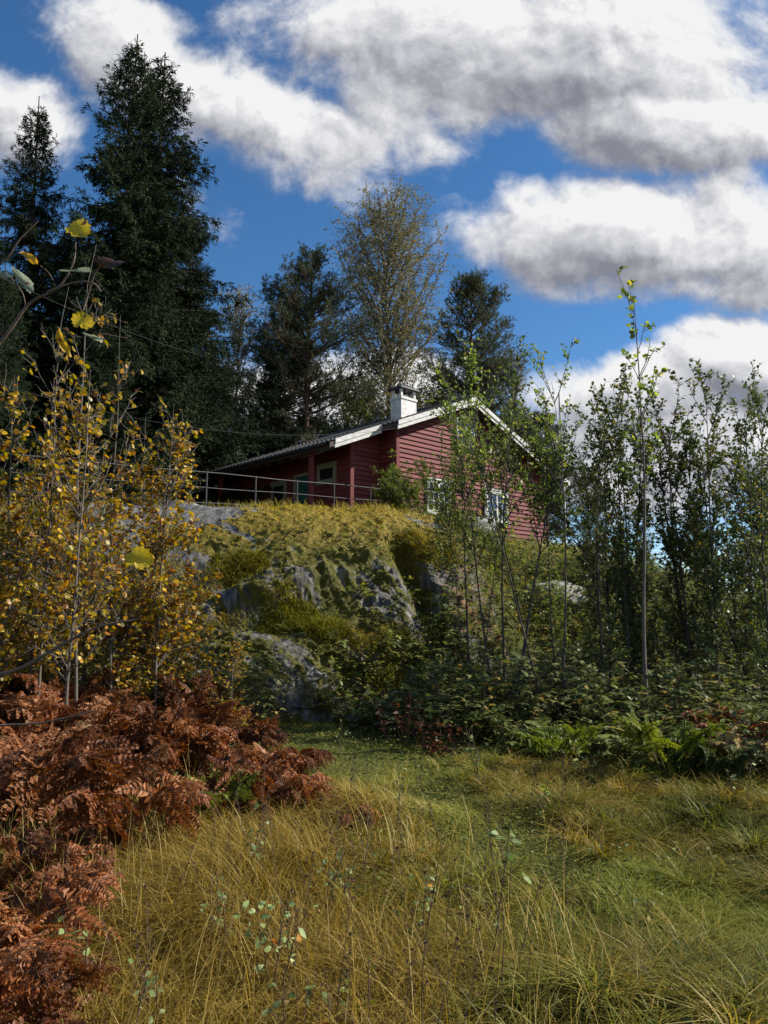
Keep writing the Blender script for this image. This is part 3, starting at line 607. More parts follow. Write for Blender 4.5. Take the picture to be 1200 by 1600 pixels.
# ------------------------------------------------------------------ trees
def spruce_mesh(seed, H=20., Rr=3.0, nb=330, droop=1.0):
    rng = np.random.default_rng(seed)
    nw = nb//9; t = np.repeat(np.sort(rng.random(nw)*.5+np.arange(nw)*.97)/nw, 9)[:nb]*.985+.008; t = np.pad(t, (0, nb-len(t)), constant_values=.5)+rng.normal(0, .0025, nb); t = np.clip(t, .01, .995)
    trunk = np.stack([.06*np.sin(np.linspace(0, 5, 20)+seed), .06*np.cos(np.linspace(0, 4, 20)), np.linspace(0, H*.975, 20)], -1)[None]
    tb = MB(); tubes(tb, trunk, .20, .02, 8)
    s, _ = sample(trunk, np.zeros(nb, int), t)
    az = rng.random(nb)*2*np.pi; rise = np.where(t > .8, (t-.8)*4.5, -.12)
    wr = np.repeat(rng.uniform(.78, 1.12, nb//9+1), 9)[:nb]; d = np.stack([np.cos(az), np.sin(az), rise+rng.normal(0, .08, nb)], -1)
    ln = wr*(Rr*np.clip(1-t, 0, 1)**.92*rng.uniform(.5, 1.18, nb)+.12)*np.where(t < .1, .8, 1)
    bp = grow(s, d, ln, 7, np.where(t > .7, .5, -.15*droop), .035, rng)
    bp[:, :, 2] += (.10*ln[:, None]*(np.linspace(0, 1, 8)[None]**3))*1.6
    tubes(tb, bp, .016+ln*.012, .004, 4)
    # side twigs
    nt_ = np.maximum(3, (ln*9).astype(int)); idx = np.repeat(np.arange(nb), nt_); tt = rng.random(len(idx))**.8*.9+.1
    p, tan = sample(bp, idx, tt); sgn = rng.choice([-1, 1], len(idx)); sd = nrm(np.cross(tan, np.array([0,0,1.]))+1e-6)*sgn[:, None]
    dd = nrm(tan*.7+sd*.7+np.array([0,0,-.6*droop])+rng.normal(0, .15, p.shape))
    tl = (ln[idx]*.32*(1.1-tt)+.16)*rng.uniform(.6, 1.25, len(idx))
    tw = grow(p, dd, tl, 3, -.35*droop, .08, rng)
    allp = [(bp, ln, 30), (tw, tl, 38)]
    fb = MB()
    for Pth, Ls, dens in allp:
        k = np.maximum(3, (Ls*dens).astype(int)); ii = np.repeat(np.arange(len(Ls)), k); q = rng.random(len(ii))
        q0, tn = sample(Pth, ii, .12+.88*q)
        ax = nrm(tn*.9+perp(tn, rng)*.75+np.array([0,0,-.15]))
        leaves(fb, q0, ax, rng.normal(size=q0.shape)+np.array([0,0,.7]), rng.uniform(.12, .24, len(ii)), rng.uniform(.026, .044, len(ii)), DIA, rng=rng, a=np.clip(rng.random(len(ii))*.8+.25*q, 0, 1))
    return tb, fb
def pine_mesh(seed, H=17., Rr=3.2, nb=110, bare=.25):
    rng = np.random.default_rng(seed)
    z = np.linspace(0, 1, 16); trunk = np.stack([.15*np.sin(z*4+seed), .12*np.cos(z*3+seed), z*H], -1)[None]
    tb = MB(); tubes(tb, trunk, .2, .03, 8)
    t = bare+(1-bare)*np.sort(rng.random(nb)); s, _ = sample(trunk, np.zeros(nb, int), t)
    q = (t-bare)/(1-bare); az = rng.random(nb)*2*np.pi
    prof = np.maximum(np.sin(np.clip(q*.98+.18, 0, 1.16)*np.pi*.84), .02)**.8
    ln = Rr*np.clip(prof, .05, 1)*rng.uniform(.55, 1.15, nb)+.2
    d = np.stack([np.cos(az), np.sin(az), .1+.6*q], -1); bp = grow(s, d, ln, 6, .35, .13, rng); tubes(tb, bp, .02+ln*.014, .008, 5)
    k = (ln*6+2).astype(int); ii = np.repeat(np.arange(nb), k); tt = rng.random(len(ii))*.8+.2
    p, tn = sample(bp, ii, tt); dd = nrm(tn*.7+perp(tn, rng)*.75+np.array([0,0,.25])); tl = rng.uniform(.3, .8, len(ii))*(.6+.2*ln[ii])
    tw = grow(p, dd, tl, 4, .35, .1, rng); tubes(tb, tw, .012, .005, 3)
    k2 = 5; jj = np.repeat(np.arange(len(tl)), k2); p2, tn2 = sample(tw, jj, rng.random(len(jj))*.6+.35)
    tl2 = rng.uniform(.15, .4, len(jj)); tw2 = grow(p2, nrm(tn2*.6+perp(tn2, rng)*.7+np.array([0,0,.3])), tl2, 2, .3, .05, rng)
    tubes(tb, tw2, .006, .003, 3)
    fb = MB(); n3 = 10; kk = np.repeat(np.arange(len(tl2)), n3); p3, tn3 = sample(tw2, kk, rng.random(len(kk))*.6+.4)
    ax = nrm(tn3*.8+perp(tn3, rng)*.9+np.array([0,0,.15]))
    leaves(fb, p3, ax, rng.normal(size=p3.shape), rng.uniform(.09, .17, len(kk)), rng.uniform(.02, .036, len(kk)), DIA, cup=0, rng=rng)
    return tb, fb
def broad_mesh(seed, H, Rr, nb, leafL, leafW, n_leaf, shape=DIA, bare=.15, ang=.55, up=.3, droop=0., stems=1, spread=.1, r0=.1, twl=1.0, prof='egg', sub=6, lean=0., tiptwig=True, cup=.12, fill=1.0, wig=.07, hang=0.):
    rng = np.random.default_rng(seed)
    az0 = rng.random(stems)*2*np.pi; st = np.zeros((stems, 3)); st[:, 0] = np.cos(az0)*spread*.35*(stems > 1); st[:, 1] = np.sin(az0)*spread*.35*(stems > 1)
    dirs = np.stack([np.cos(az0)*spread+lean, np.sin(az0)*spread, np.ones(stems)], -1)
    Hs = H*rng.uniform(.78, 1., stems); Hs[0] = H
    trunk = grow(st-np.array([0,0,.15]), dirs, Hs, 12, .12, .022, rng); tb = MB(); tubes(tb, trunk, r0*Hs/H, r0*.12, 8)
    si = rng.integers(0, stems, nb); t = bare+(1-bare)*rng.random(nb)**(1.35 if prof == 'cone' else .9)*.97; s, tn = sample(trunk, si, t); q = (t-bare)/(1-bare)
    if prof == 'egg': pr = np.maximum(np.sin(np.clip(q*.82+.14, 0, 1)*np.pi), .02)**.7
    elif prof == 'cone': pr = (1-q)**.8*.9+.08
    else: pr = np.ones(nb)
    ln = Rr*np.maximum(pr, .1)*rng.uniform(.5, 1.1, nb)+.05*H*.3
    pp = perp(tn, rng); d = nrm(tn*math.cos(ang)+pp*math.sin(ang)); bp = grow(s, d, ln, 6, up, wig, rng); tubes(tb, bp, r0*.10+ln*.006, .003, 5)
    k = np.maximum(2, (sub*ln/ln.mean()).astype(int)); ii = np.repeat(np.arange(nb), k); tt = rng.random(len(ii))*.85+.12
    p, tn = sample(bp, ii, tt); tl = rng.uniform(.4, 1.1, len(ii))*twl*(1.15-tt*.5)
    tw = grow(p, nrm(tn*.7+perp(tn, rng)*.7), tl, 5, up*.5-droop, wig, rng); tubes(tb, tw, .005+tl*.003, .002, 3)
    fb = MB(); paths = [(tw, tl)]
    main = np.concatenate([trunk[:, -4:], ]) if stems else None
    w = tl/tl.sum(); jj = rng.choice(len(tl), int(n_leaf*.8), p=w); p, tn = sample(tw, jj, rng.random(len(jj))*.95+.05)
    jb = rng.choice(nb, n_leaf-len(jj), p=ln/ln.sum()); pb, tnb = sample(bp, jb, rng.random(len(jb))*.75+.25)
    p = np.concatenate([p, pb]); tn = np.concatenate([tn, tnb]); n = len(p)
    pet = perp(tn, rng); off_ = leafL*.3*pet; ax = nrm(tn*.45+pet*.8+np.array([0,0,.15-hang]))
    nn = rng.normal(0, .55, (n, 3))+np.array([0,0,.9-hang*.6]); L = leafL*rng.uniform(.65, 1.2, n)
    leaves(fb, p+off_*rng.random((n, 1)), ax, nn, L, L*leafW/leafL, shape, rng=rng, cup=cup)
    return tb, fb
def norm(fn):
    def g(*a, **k):
        H = k.get('H', a[1]); tb, fb = fn(*a, **k); V = np.concatenate(fb.V); zt = V[:, 2].max(); off = V[V[:, 2] > .93*zt].mean(0)
        for m_ in (tb, fb):
            for v in m_.V:
                q = np.clip(v[:, 2]/zt, 0, 1); v[:, 0] -= off[0]*q; v[:, 1] -= off[1]*q; v[:, 2] *= H/zt
        return tb, fb
    return g
spruce_mesh, pine_mesh, broad_mesh = norm(spruce_mesh), norm(pine_mesh), norm(broad_mesh)
def plant(name, label, cat, meshes, mats, loc, rz=0, scale=1., group=None, parts=('trunk', 'crown')):
    o = thing(name, label, cat, loc, rz, group, scale)
    meshes[0].build(parts[0], mats[0], o, True); meshes[1].build(parts[1], mats[1], o); return o
def on(px, Y):
    a, _ = ray(px, 800); return (a*Y, Y, float(terr(a*Y, Y))-.05)
def hgt(px, py, Y):                                             # height over ground of a point seen at px, py
    p = at(px, py, Y); return p[2]-float(terr(p[0], Y))

def tree_at(proto, Hp, px, pytop, Y, rz, label, group=None, wide=1.0, lean=None):
    p = at(px, pytop, Y); g = float(terr(p[0], Y))-.05; s = (p[2]-g)/Hp
    return (p[0], Y, g), s
# spruces
tb, fb = spruce_mesh(1, 20, 5.2, 450); l, s = tree_at(0, 20, 212, 66, 28, 0, '')
sp1 = plant('spruce_tree', 'tallest dark spruce, left of its twin, behind the yellow aspens', 'spruce', (tb, fb), (M['bark_dark'], M['spruce']), l, 0, s, 'tall dark spruces left of the cabin')
sp1.scale = (s*1.2, s*1.2, s)
tb, fb = spruce_mesh(2, 20, 4.9, 430); l, s = tree_at(0, 20, 256, 94, 29.5, 0, '')
sp2 = plant('spruce_tree', 'second tallest spruce, close against the right side of the tallest one', 'spruce', (tb, fb), (M['bark_dark'], M['spruce']), l, 1, s, 'tall dark spruces left of the cabin')
sp2.scale = (s*1.25, s*1.25, s)
for (px, py, Y, pr, w, lab) in [
    (62, 163, 27, sp2, 1.05, 'spruce with a thin pointed top, third tallest, near the left edge'),
    (-30, 215, 24, sp1, 1.0, 'spruce cut off by the left edge of the picture'),
    (120, 330, 31, sp1, 1.0, 'spruce filling the gap between the thin-topped spruce and the tallest one'),
    (302, 330, 33, sp2, 1.05, 'shorter spruce at the right edge of the tall spruces'),
    (10, 420, 22, sp2, 1.2, 'low dark spruce behind the yellow aspens at the left edge'),
    (165, 470, 23.5, sp1, 1.25, 'low dark spruce in front of the tallest spruce'),
    (325, 600, 34, sp1, 1.5, 'small spruce just left of the porch roof'),
    (255, 560, 26, sp2, 1.5, 'dark young spruce behind the left end of the railing'),
    (423, 560, 37, sp1, 1.3, 'spruce standing under the pine left of the chimney'),
    (395, 655, 38, sp2, 1.6, 'small bushy spruce behind the low end of the roof')]:
    l, s = tree_at(0, 20, px, py, Y, 0, ''); dup(pr, l, px*.37, (s*w, s*w, s), lab, 'tall dark spruces left of the cabin')
# pines
tb, fb = pine_mesh(3, 17, 3.6, 120, .25); l, s = tree_at(0, 17, 489, 378, 38, 0, '')
p1 = plant('pine_tree', 'pine with a bare reddish trunk behind the porch roof, left of the tall birch', 'pine', (tb, fb), (M['bark_pine'], M['pine']), l, 0, s, 'pines behind the cabin')
tb, fb = pine_mesh(4, 17, 3.3, 150, .18); l, s = tree_at(0, 17, 735, 420, 42, 0, '')
p2 = plant('pine_tree', 'dense rounded pine behind the roof ridge, right of the chimney', 'pine', (tb, fb), (M['bark_pine'], M['pine']), l, 0, s, 'pines behind the cabin')
for (px, py, Y, pr, w, lab) in [(845, 640, 36, p2, 1.3, 'low pine behind the right end of the cabin roof'), (435, 480, 40, p1, 1.0, 'thinner pine leaning out left of the bare-trunk pine')]:
    l, s = tree_at(0, 17, px, py, Y, 0, ''); dup(pr, l, px*.7, (s*w, s*w, s), lab, 'pines behind the cabin')
# birches
tb, fb = broad_mesh(5, 21, 6.0, 130, .10, .072, 62000, DIA, bare=.14, ang=.72, up=.5, droop=.9, r0=.2, twl=2.0, sub=20, wig=.07, prof='egg')
l, s = tree_at(0, 21, 602, 288, 40, 0, ''); s *= 1.0
b1 = plant('birch_tree', 'tall airy birch with drooping twigs behind the chimney', 'birch', (tb, fb), (M['bark_birch'], M['birch_leaf']), l, .4, s, 'birches around the cabin')
tb, fb = broad_mesh(6, 12, 2.6, 70, .09, .065, 9000, DIA, bare=.12, ang=.4, up=.3, droop=.5, r0=.11, twl=1.0, sub=12)
l, s = tree_at(0, 12, 378, 447, 41, 0, '')
b2 = plant('birch_tree', 'pale thin birch almost bare, right of the tall spruces', 'birch', (tb, fb), (M['bark_birch'], M['birch_thin']), l, .4, s, 'birches around the cabin')
for (px, py, Y, lab) in [(800, 545, 45, 'pale small birch just right of the rounded pine'), (350, 560, 44, 'small half-bare birch low between spruces and pine')]:
    l, s = tree_at(0, 12, px, py, Y, 0, ''); dup(b2, l, px*.9, s, lab, 'birches around the cabin')
tb, fb = broad_mesh(7, 9, 2.6, 80, .12, .085, 15000, DIA, bare=.05, ang=.7, up=.3, droop=.1, r0=.12, twl=1.0, sub=10, prof='egg')
ft = None
for (px, py, Y, w, lab) in [
    (915, 720, 33, 1.0, 'dark leafy tree right behind the white pole'), (560, 585, 45, 1.2, 'leafy tree low behind the roof between pine and chimney'),
    (672, 590, 46, 1.1, 'leafy tree just right of the chimney'), (965, 830, 30, 1.1, 'round leafy tree far back right of the white pole'),
    (1190, 740, 30, 1.1, 'leafy tree far back at the right edge'), (1085, 800, 32, 1.2, 'leafy tree far back behind the tall thin aspen'),
    (1260, 640, 26, 1.2, 'big leafy tree cut off by the right edge'), (1150, 840, 23, 1.4, 'low leafy tree in the slope near the right edge'),
    (800, 620, 44, 1.0, 'leafy tree behind the right roof slope')]:
    l, s = tree_at(0, 9, px, py, Y, 0, '')
    if ft is None: ft = plant('leafy_tree', lab, 'tree', (tb, fb), (M['bark_dark'], M['alder']), l, 0, s, 'leafy trees in the background')
    else: dup(ft, l, px*.6, (s*w, s*w, s), lab, 'leafy trees in the background')

# right-hand young alders, willows and aspens
G = 'young trees right of the rock'
AL = []
tb, fb = broad_mesh(11, 6, .95, 46, .066, .045, 2300, OVAL, bare=.16, ang=.45, up=.55, r0=.036, twl=.36, sub=6, prof='all', wig=.06); AL.append((tb, fb, 6))
tb, fb = broad_mesh(15, 6, 1.25, 60, .066, .045, 3000, OVAL, bare=.52, ang=.6, up=.5, r0=.026, twl=.42, sub=6, stems=4, spread=.22, prof='all', wig=.07); AL3 = (tb, fb, 6)
tb, fb = broad_mesh(12, 6, 1.0, 80, .066, .045, 5200, OVAL, bare=.12, ang=.42, up=.6, r0=.030, twl=.40, sub=6, stems=3, spread=.16, prof='all', wig=.06); AL.append((tb, fb, 6))
tb, fb = broad_mesh(13, 6, 1.15, 90, .07, .048, 5200, OVAL, bare=.10, ang=.5, up=.55, r0=.034, twl=.45, sub=6, stems=4, spread=.2, prof='all', wig=.06); AL.append((tb, fb, 6))
AL.append(AL3)
prot = {}
def alder(kind, px, pytop, Y, mat, lab, rz=0, w=1., name='alder_sapling', cat='young tree'):
    l, s = tree_at(0, 6, px, pytop, Y, 0, '')
    key = (kind, mat)
    if key not in prot:
        o = thing(name, lab, cat, l, rz, G, 1.0); o.scale = (s*w, s*w, s)
        tb, fb, _ = AL[kind]
        tb.build('trunk', M['bark_dark'], o, True); fb.build('crown', M[mat], o); prot[key] = o
    else:
        o = dup(prot[key], l, rz, (s*w, s*w, s), lab, G); o.name = name
    return o
alder(3, 780, 545, 10.6, 'green_leaf', 'bright green many-stemmed tree hiding the right half of the cabin gable', .3, .95)
alder(3, 848, 520, 10.2, 'green_leaf', 'bright green three-stemmed tree in front of the white pole', 1.8, .8)
alder(3, 728, 590, 11.6, 'green_leaf', 'thin green sapling before the attic window', 4, .55)
alder(0, 930, 620, 10.4, 'alder', 'slim straight alder right beside the white pole', 2.5, .9)
alder(0, 938, 640, 12, 'alder', 'short alder between the white pole and the tall thin aspen', .5)
alder(2, 1045, 575, 11.4, 'alder', 'thick many-stemmed alder with near-black trunks', 1.1, 1.0)
alder(1, 965, 570, 11.6, 'alder', 'three-stemmed alder just left of the tall thin aspen', 5.1, .9)
alder(1, 1098, 560, 11.0, 'alder', 'dense alder right of the near-black trunks', 2.0, .9)
alder(1, 1165, 600, 11.5, 'alder', 'three-stemmed alder near the right edge', 3.4, 1.0)
alder(2, 1215, 600, 12.5, 'alder', 'many-stemmed alder half out of the right edge', 4.4, 1.0)
alder(2, 1130, 680, 14.5, 'alder', 'wide alder behind the dense alder on the right', 5.4, 1.2)
alder(2, 1000, 760, 17.5, 'alder', 'wide low alder far behind the tall thin aspen', .9, 1.3)
alder(2, 925, 800, 19.0, 'alder', 'wide low alder on the slope under the white pole', 2.9, 1.2)
alder(0, 1178, 560, 9.5, 'alder', 'thin nearly leafless alder tip at the right edge', 1.9, .7)
alder(1, 1270, 560, 10.5, 'alder', 'alder just outside the right edge reaching in', 1.2, 1.1)
alder(0, 830, 900, 16.0, 'alder', 'low leafy sapling under the right cabin window', 3.2, 1.3)
alder(0, 700, 960, 13.0, 'green_leaf', 'small green sapling at the right edge of the rock face', 3.9, 1.0)
alder(1, 870, 900, 15.5, 'green_leaf', 'low green bushy sapling on the slope below the cabin', 4.9, 1.6)
alder(1, 770, 985, 13.2, 'alder', 'low dark sapling in the hollow right of the rock', 0.4, 1.7)
alder(2, 1240, 800, 16, 'alder', 'low wide alder far right in the hollow', 2.4, 1.6)
alder(2, 1060, 860, 15.2, 'alder', 'low bushy alder behind the near-black trunks', 3.4, 1.8)
# the tall thin aspen
H_ = hgt(990, 425, 9.6); tb, fb = broad_mesh(31, H_, .55, 17, .065, .058, 230, ROUND, bare=.52, ang=.55, up=.4, r0=.030, twl=.22, sub=3, prof='all', lean=-.04)
plant('aspen_sapling', 'tallest thin aspen with few round leaves against the clouds on the right', 'young tree', (tb, fb), (M['bark_pale'], M['green_leaf']), (on(996, 9.6)[0], 9.6, on(1000, 9.6)[2]), 0, 1., G)

# yellow aspens at the left
G2 = 'yellow aspens on the left'
AS = {}
def aspen(key, px, pytop, Y, lab, rz, w=1., mat='aspen'):
    if key not in AS:
        seed, nb, nl, st = {'a': (41, 40, 900, 1), 'b': (42, 66, 1600, 2), 'c': (43, 26, 330, 1), 'd': (44, 80, 2600, 3)}[key]
        m_ = broad_mesh(seed, 5, 1.15, nb, .062, .060, nl, ROUND, bare=.24 if key != 'd' else .1, ang=.85, up=.5, r0=.024, twl=.4, sub=6, prof='cone', stems=st, spread=.14, hang=.25, wig=.11)
        AS[key] = m_, {}
    m_, d_ = AS[key]
    p = at(px, pytop, Y); g = float(terr(p[0], Y))-.05; s = (p[2]-g)/5
    if mat not in d_:
        o = thing('aspen_sapling', lab, 'young tree', (p[0], Y, g), rz, G2); o.scale = (s*w, s*w, s)
        m_[0].build('trunk', M['bark_pale'], o, True); m_[1].build('crown', M[mat], o); d_[mat] = o
    else: dup(d_[mat], (p[0], Y, g), rz, (s*w, s*w, s), lab, G2)
aspen('a', 128, 560, 7.6, 'aspen with the thickest pale trunk rising from the brown bracken', .0, 1.0)
aspen('c', 152, 465, 8.2, 'aspen with a row of small yellow leaves along its upright tip', 2.1, .9)
aspen('b', 70, 600, 8.6, 'two-stemmed aspen with pale trunks near the left edge', 1.1, 1.)
aspen('b', 225, 655, 9.4, 'golden aspen in the middle of the left thicket', 3.0, 1.1)
aspen('b', 160, 640, 8.9, 'dense golden aspen behind the thickest pale trunk', 4.3, 1.15)
aspen('a', 262, 620, 9.0, 'slender golden aspen at the right side of the thicket', 5.2, 1.)
aspen('c', 285, 730, 9.8, 'thin aspen before the left end of the railing', .7, 1.)
aspen('b', 12, 590, 7.9, 'aspen at the very left edge with golden leaves', 2.7, 1.)
aspen('b', 300, 840, 9.6, 'low golden aspen before the grey slab', 1.6, 1.2)
aspen('a', 370, 985, 8.6, 'small aspen with yellow leaves at the foot of the rock', 3.6, 1.5)
aspen('d', 60, 690, 10.4, 'olive bushy aspen behind the pale trunks', .5, 1.2, 'aspen_green')
aspen('d', 150, 740, 10.8, 'olive bushy aspen in front of the left rock', 2.5, 1.1, 'aspen_green')
aspen('d', 235, 770, 10.6, 'olive-yellow bush aspen at the left rock slab', 4.5, 1.1, 'aspen_green')
aspen('b', -30, 640, 7.2, 'aspen reaching in from outside the left edge', 5.0, 1.1)
aspen('d', 5, 860, 9.2, 'low olive aspen bush at the left edge', 5.6, 1.3, 'aspen_green')
aspen('b', 110, 800, 9.8, 'low golden aspen under the olive bushes', 5.9, 1.4)
aspen('c', 92, 520, 8.0, 'slim upright aspen whip left of the tallest yellow tip', 3.3, .8)
aspen('c', 200, 560, 8.7, 'slim aspen whip leaning right above the golden leaves', 1.0, .9)
aspen('b', 215, 860, 9.2, 'low golden aspen between the pale trunks and the grey slab', 2.2, 1.5)
aspen('d', 290, 900, 10.4, 'low olive aspen at the foot of the left slab', 3.9, 1.4, 'aspen_green')
aspen('b', 30, 760, 8.9, 'golden aspen low at the left edge behind the trunks', .9, 1.4)

# bush and climber at the cabin
tb, fb = broad_mesh(51, 1.7, 1.0, 90, .06, .034, 11000, OVAL, bare=.02, ang=.8, up=.4, r0=.02, twl=.3, sub=5, stems=5, spread=.45, prof='all')
p = at(634, 812, 20.6); plant('shrub', 'round olive-green shrub at the left corner of the gable wall', 'shrub', (tb, fb), (M['bark_dark'], M['green_leaf']), (p[0], 20.6, float(terr(p[0], 20.6))-.05), 0, 1.0, None, ('stem', 'foliage'))
tb, fb = broad_mesh(52, 2.2, .25, 16, .10, .055, 130, OVAL, bare=.4, ang=.6, up=.3, r0=.015, twl=.14, sub=3, prof='all')
p = at(612, 700, 22.3); plant('sapling', 'thin leafy sapling in front of the shaded corner beside the gable', 'sapling', (tb, fb), (M['bark_dark'], M['green_leaf']), (p[0], 22.3, float(terr(p[0], 22.3))-.05), 0, 1.0, None, ('stem', 'foliage'))

# ------------------------------------------------------------------ ferns
def fern_mesh(seed, nf, L, curl=.9, droop=1.0, dens=1.0, stalk=.45, upr=1.2):
    rng = np.random.default_rng(seed); st = MB(); lf = MB()
    az = np.arange(nf)/nf*2*np.pi+rng.normal(0, .4, nf); Ls = L*rng.uniform(.75, 1.15, nf)
    d = np.stack([np.cos(az)*.55, np.sin(az)*.55, upr*rng.uniform(.6, 1.7, nf)], -1)
    base = rng.normal(0, .06, (nf, 3)); base[:, 2] = 0
    S = 14; P = np.zeros((nf, S+1, 3)); P[:, 0] = base; dd = nrm(d)
    out_ = np.stack([np.cos(az), np.sin(az), 0*az], -1)
    for i in range(S):
        k = max(0, i/S-.25); dd = nrm(dd+out_*.16*curl*(k > 0)*rng.uniform(.2, 1.2)+np.array([0,0,-.30*droop*k])+rng.normal(0, .05, dd.shape)); P[:, i+1] = P[:, i]+dd*(Ls/S)[:, None]
    tubes(st, P, .006, .002, 4)
    npin = 14; f = np.repeat(np.arange(nf), npin*2); q = np.tile(np.repeat(np.linspace(stalk, .98, npin), 2), nf); sg = np.tile([1, -1], nf*npin)
    p, tn = sample(P, f, q); side_ = nrm(np.cross(tn, np.array([0,0,1.])))*sg[:, None]
    rel = (q-stalk)/(1-stalk); pl = Ls[f]*.42*(1-rel)**.85*(.75+.25*np.minimum(1, rel*6))+.02
    pd = nrm(side_+tn*.45+rng.normal(0, .32, p.shape)+np.array([0,0,-.15*droop]))
    pin = grow(p, pd, pl*rng.uniform(.5, 1.1, len(pl)), 5, -.5*droop, .13, rng); tubes(st, pin, .0025, .001, 3)
    n3 = int(11*dens); ii = np.repeat(np.arange(len(pl)), n3*2); qq = np.tile(np.repeat(np.linspace(.06, .97, n3), 2), len(pl)); s2 = np.tile([1, -1], len(pl)*n3)
    p3, t3 = sample(pin, ii, qq); up_ = nrm(np.cross(pd[ii], side_[ii]*0+tn[ii])); up_ *= np.sign(up_[:, 2:3]+1e-6)
    sd = nrm(np.cross(t3, up_))*s2[:, None]
    ll = pl[ii]*.24*(1-qq*.8)+.006; fr = rng.random(nf)[f][ii]
    leaves(lf, p3, nrm(sd+t3*.5+rng.normal(0, .12, p3.shape)), up_+rng.normal(0, .25, p3.shape), ll, pl[ii]/n3*.95+.003, DIA, a=np.clip(fr*.6+rng.random(len(ii))*.4, 0, 1), cup=.15)
    return st, lf
FERN = [fern_mesh(61, 5, 1.2, .6, 1.0, upr=1.8), fern_mesh(62, 5, 1.05, .8, 1.7, upr=1.6), fern_mesh(63, 4, 1.2, .6, .8), fern_mesh(64, 5, 1.0, .6, 2.6, upr=1.8), fern_mesh(65, 4, 1.25, .4, 1.2, upr=2.4), fern_mesh(66, 5, 1.0, .6, 3.2, upr=2.2)]
fp_ = {}
def fern(kind, loc, rz, s, mat, lab, group, name='bracken_fern'):
    key = (kind, mat)
    if key not in fp_:
        o = thing(name, lab, 'fern', loc, rz, group, s); FERN[kind][0].build('stalks', M['stalk'] if mat == 'bracken' else M['fern_green'], o, True); FERN[kind][1].build('fronds', M[mat], o); fp_[key] = o
    else: o = dup(fp_[key], loc, rz, s, lab, group)
    return o
rng = np.random.default_rng(77)
LB = 'rust-brown bracken fern in the dense dead patch on the left'
nearc = [(-1.75,3.1), (-1.5,2.9), (-1.3,2.7), (-1.15,2.5), (-1.6,3.5), (-1.35,3.25), (-1.8,3.8), (-1.55,4.0), (-1.9,4.3), (-1.2,3.0), (-1.45,2.45), (-1.7,4.5)]
def inpoly(x, y, poly):
    c = False; n = len(poly)
    for i in range(n):
        (x1, y1), (x2, y2) = poly[i], poly[(i+1) % n]
        if (y1 > y) != (y2 > y) and x < (x2-x1)*(y-y1)/(y2-y1)+x1: c = not c
    return c
patch = [(-8.5,9.8), (-2.0,9.8), (-1.2,8.9), (-.6,7.4), (-.42,6.4), (-1.0,5.6), (-1.7,5.0), (-1.9,4.4), (-1.4,3.6), (-1.2,2.6), (-3.2,2.2), (-6,5)]
cnt = 0
pts = []
while cnt < 128:
    x, y = nearc.pop() if nearc else (rng.uniform(-8.5, -.4), rng.uniform(4.61, 9.8))
    if y > 4.6 and (not inpoly(x, y, patch) or x < -.62*y-1.0): continue
    if y > 4.6 and any((x-a)**2+(y-b)**2 < .13**2 for a, b in pts): continue
    pts.append((x, y)); cnt += 1
    s = rng.uniform(.7, 1.05)*(1.0 if y > 5 else (.76 if y > 4.6 else .60))*(1 if y < 8.6 else .95)
    if x > -1.5 and y > 5: s *= .72
    o = fern(int(rng.integers(0, 6)), (x, y, float(terr(x, y))-.03), rng.random()*6.28, s*.95, 'bracken', LB if 4.6 < y < 7.8 else (LB.replace('in the dense dead patch on the left', 'at the back of the dead patch, under the aspens') if y > 7 else LB.replace('in the dense dead patch on the left', 'in the bottom left corner, nearest the viewer')), 'dead bracken on the left'); o.rotation_euler.x = rng.normal(0, .22); o.rotation_euler.y = rng.normal(0, .22)
for (px, py, s, k, mat, lab) in [(60, 1235, .8, 2, 'fern_pale', 'bleached straw fern low in the brown bracken near the left edge'), (250, 1150, .8, 0, 'fern_green', 'olive-green fern poking through the back of the brown bracken'), (330, 1300, .6, 2, 'fern_green', 'small green fern in the grass just before the brown bracken'),
    (180, 1130, .8, 2, 'fern_pale', 'tan fern behind the brown bracken beside an aspen trunk')]:
    p = ground_at(px, py, 3, 14); fern(k, (p[0], p[1], p[2]-.03), px*.3, s, mat, lab, None, 'fern')
for i, (px, py, s, k) in enumerate([(470, 1260, .5, 5), (520, 1275, .42, 5), (555, 1300, .36, 5), (430, 1270, .55, 5), (395, 1290, .55, 3)]):
    p = ground_at(px, py, 3, 14); o = fern(k, (p[0], p[1], p[2]-.03), px*.3, s, 'bracken', ['', '', '', '', ''][i] or ['withered bracken hanging straight down at the right tip of the dead patch', 'second withered bracken out from the dead patch', 'smallest withered red bracken, alone in the grass right of the dead patch', 'withered bracken at the right rim of the dead patch', 'withered bracken at the front rim of the dead patch'][i], 'withered bracken')
for (px, py, s, k) in [(1170, 1150, .8, 1), (1210, 1130, .9, 3), (1120, 1120, .8, 1)]:
    p = ground_at(px, py+60, 6, 14); fern(k, (p[0], p[1], p[2]-.03), px, s, 'bracken', 'dark brown bracken fern in the shaded thicket near the right edge', 'dead bracken on the right')
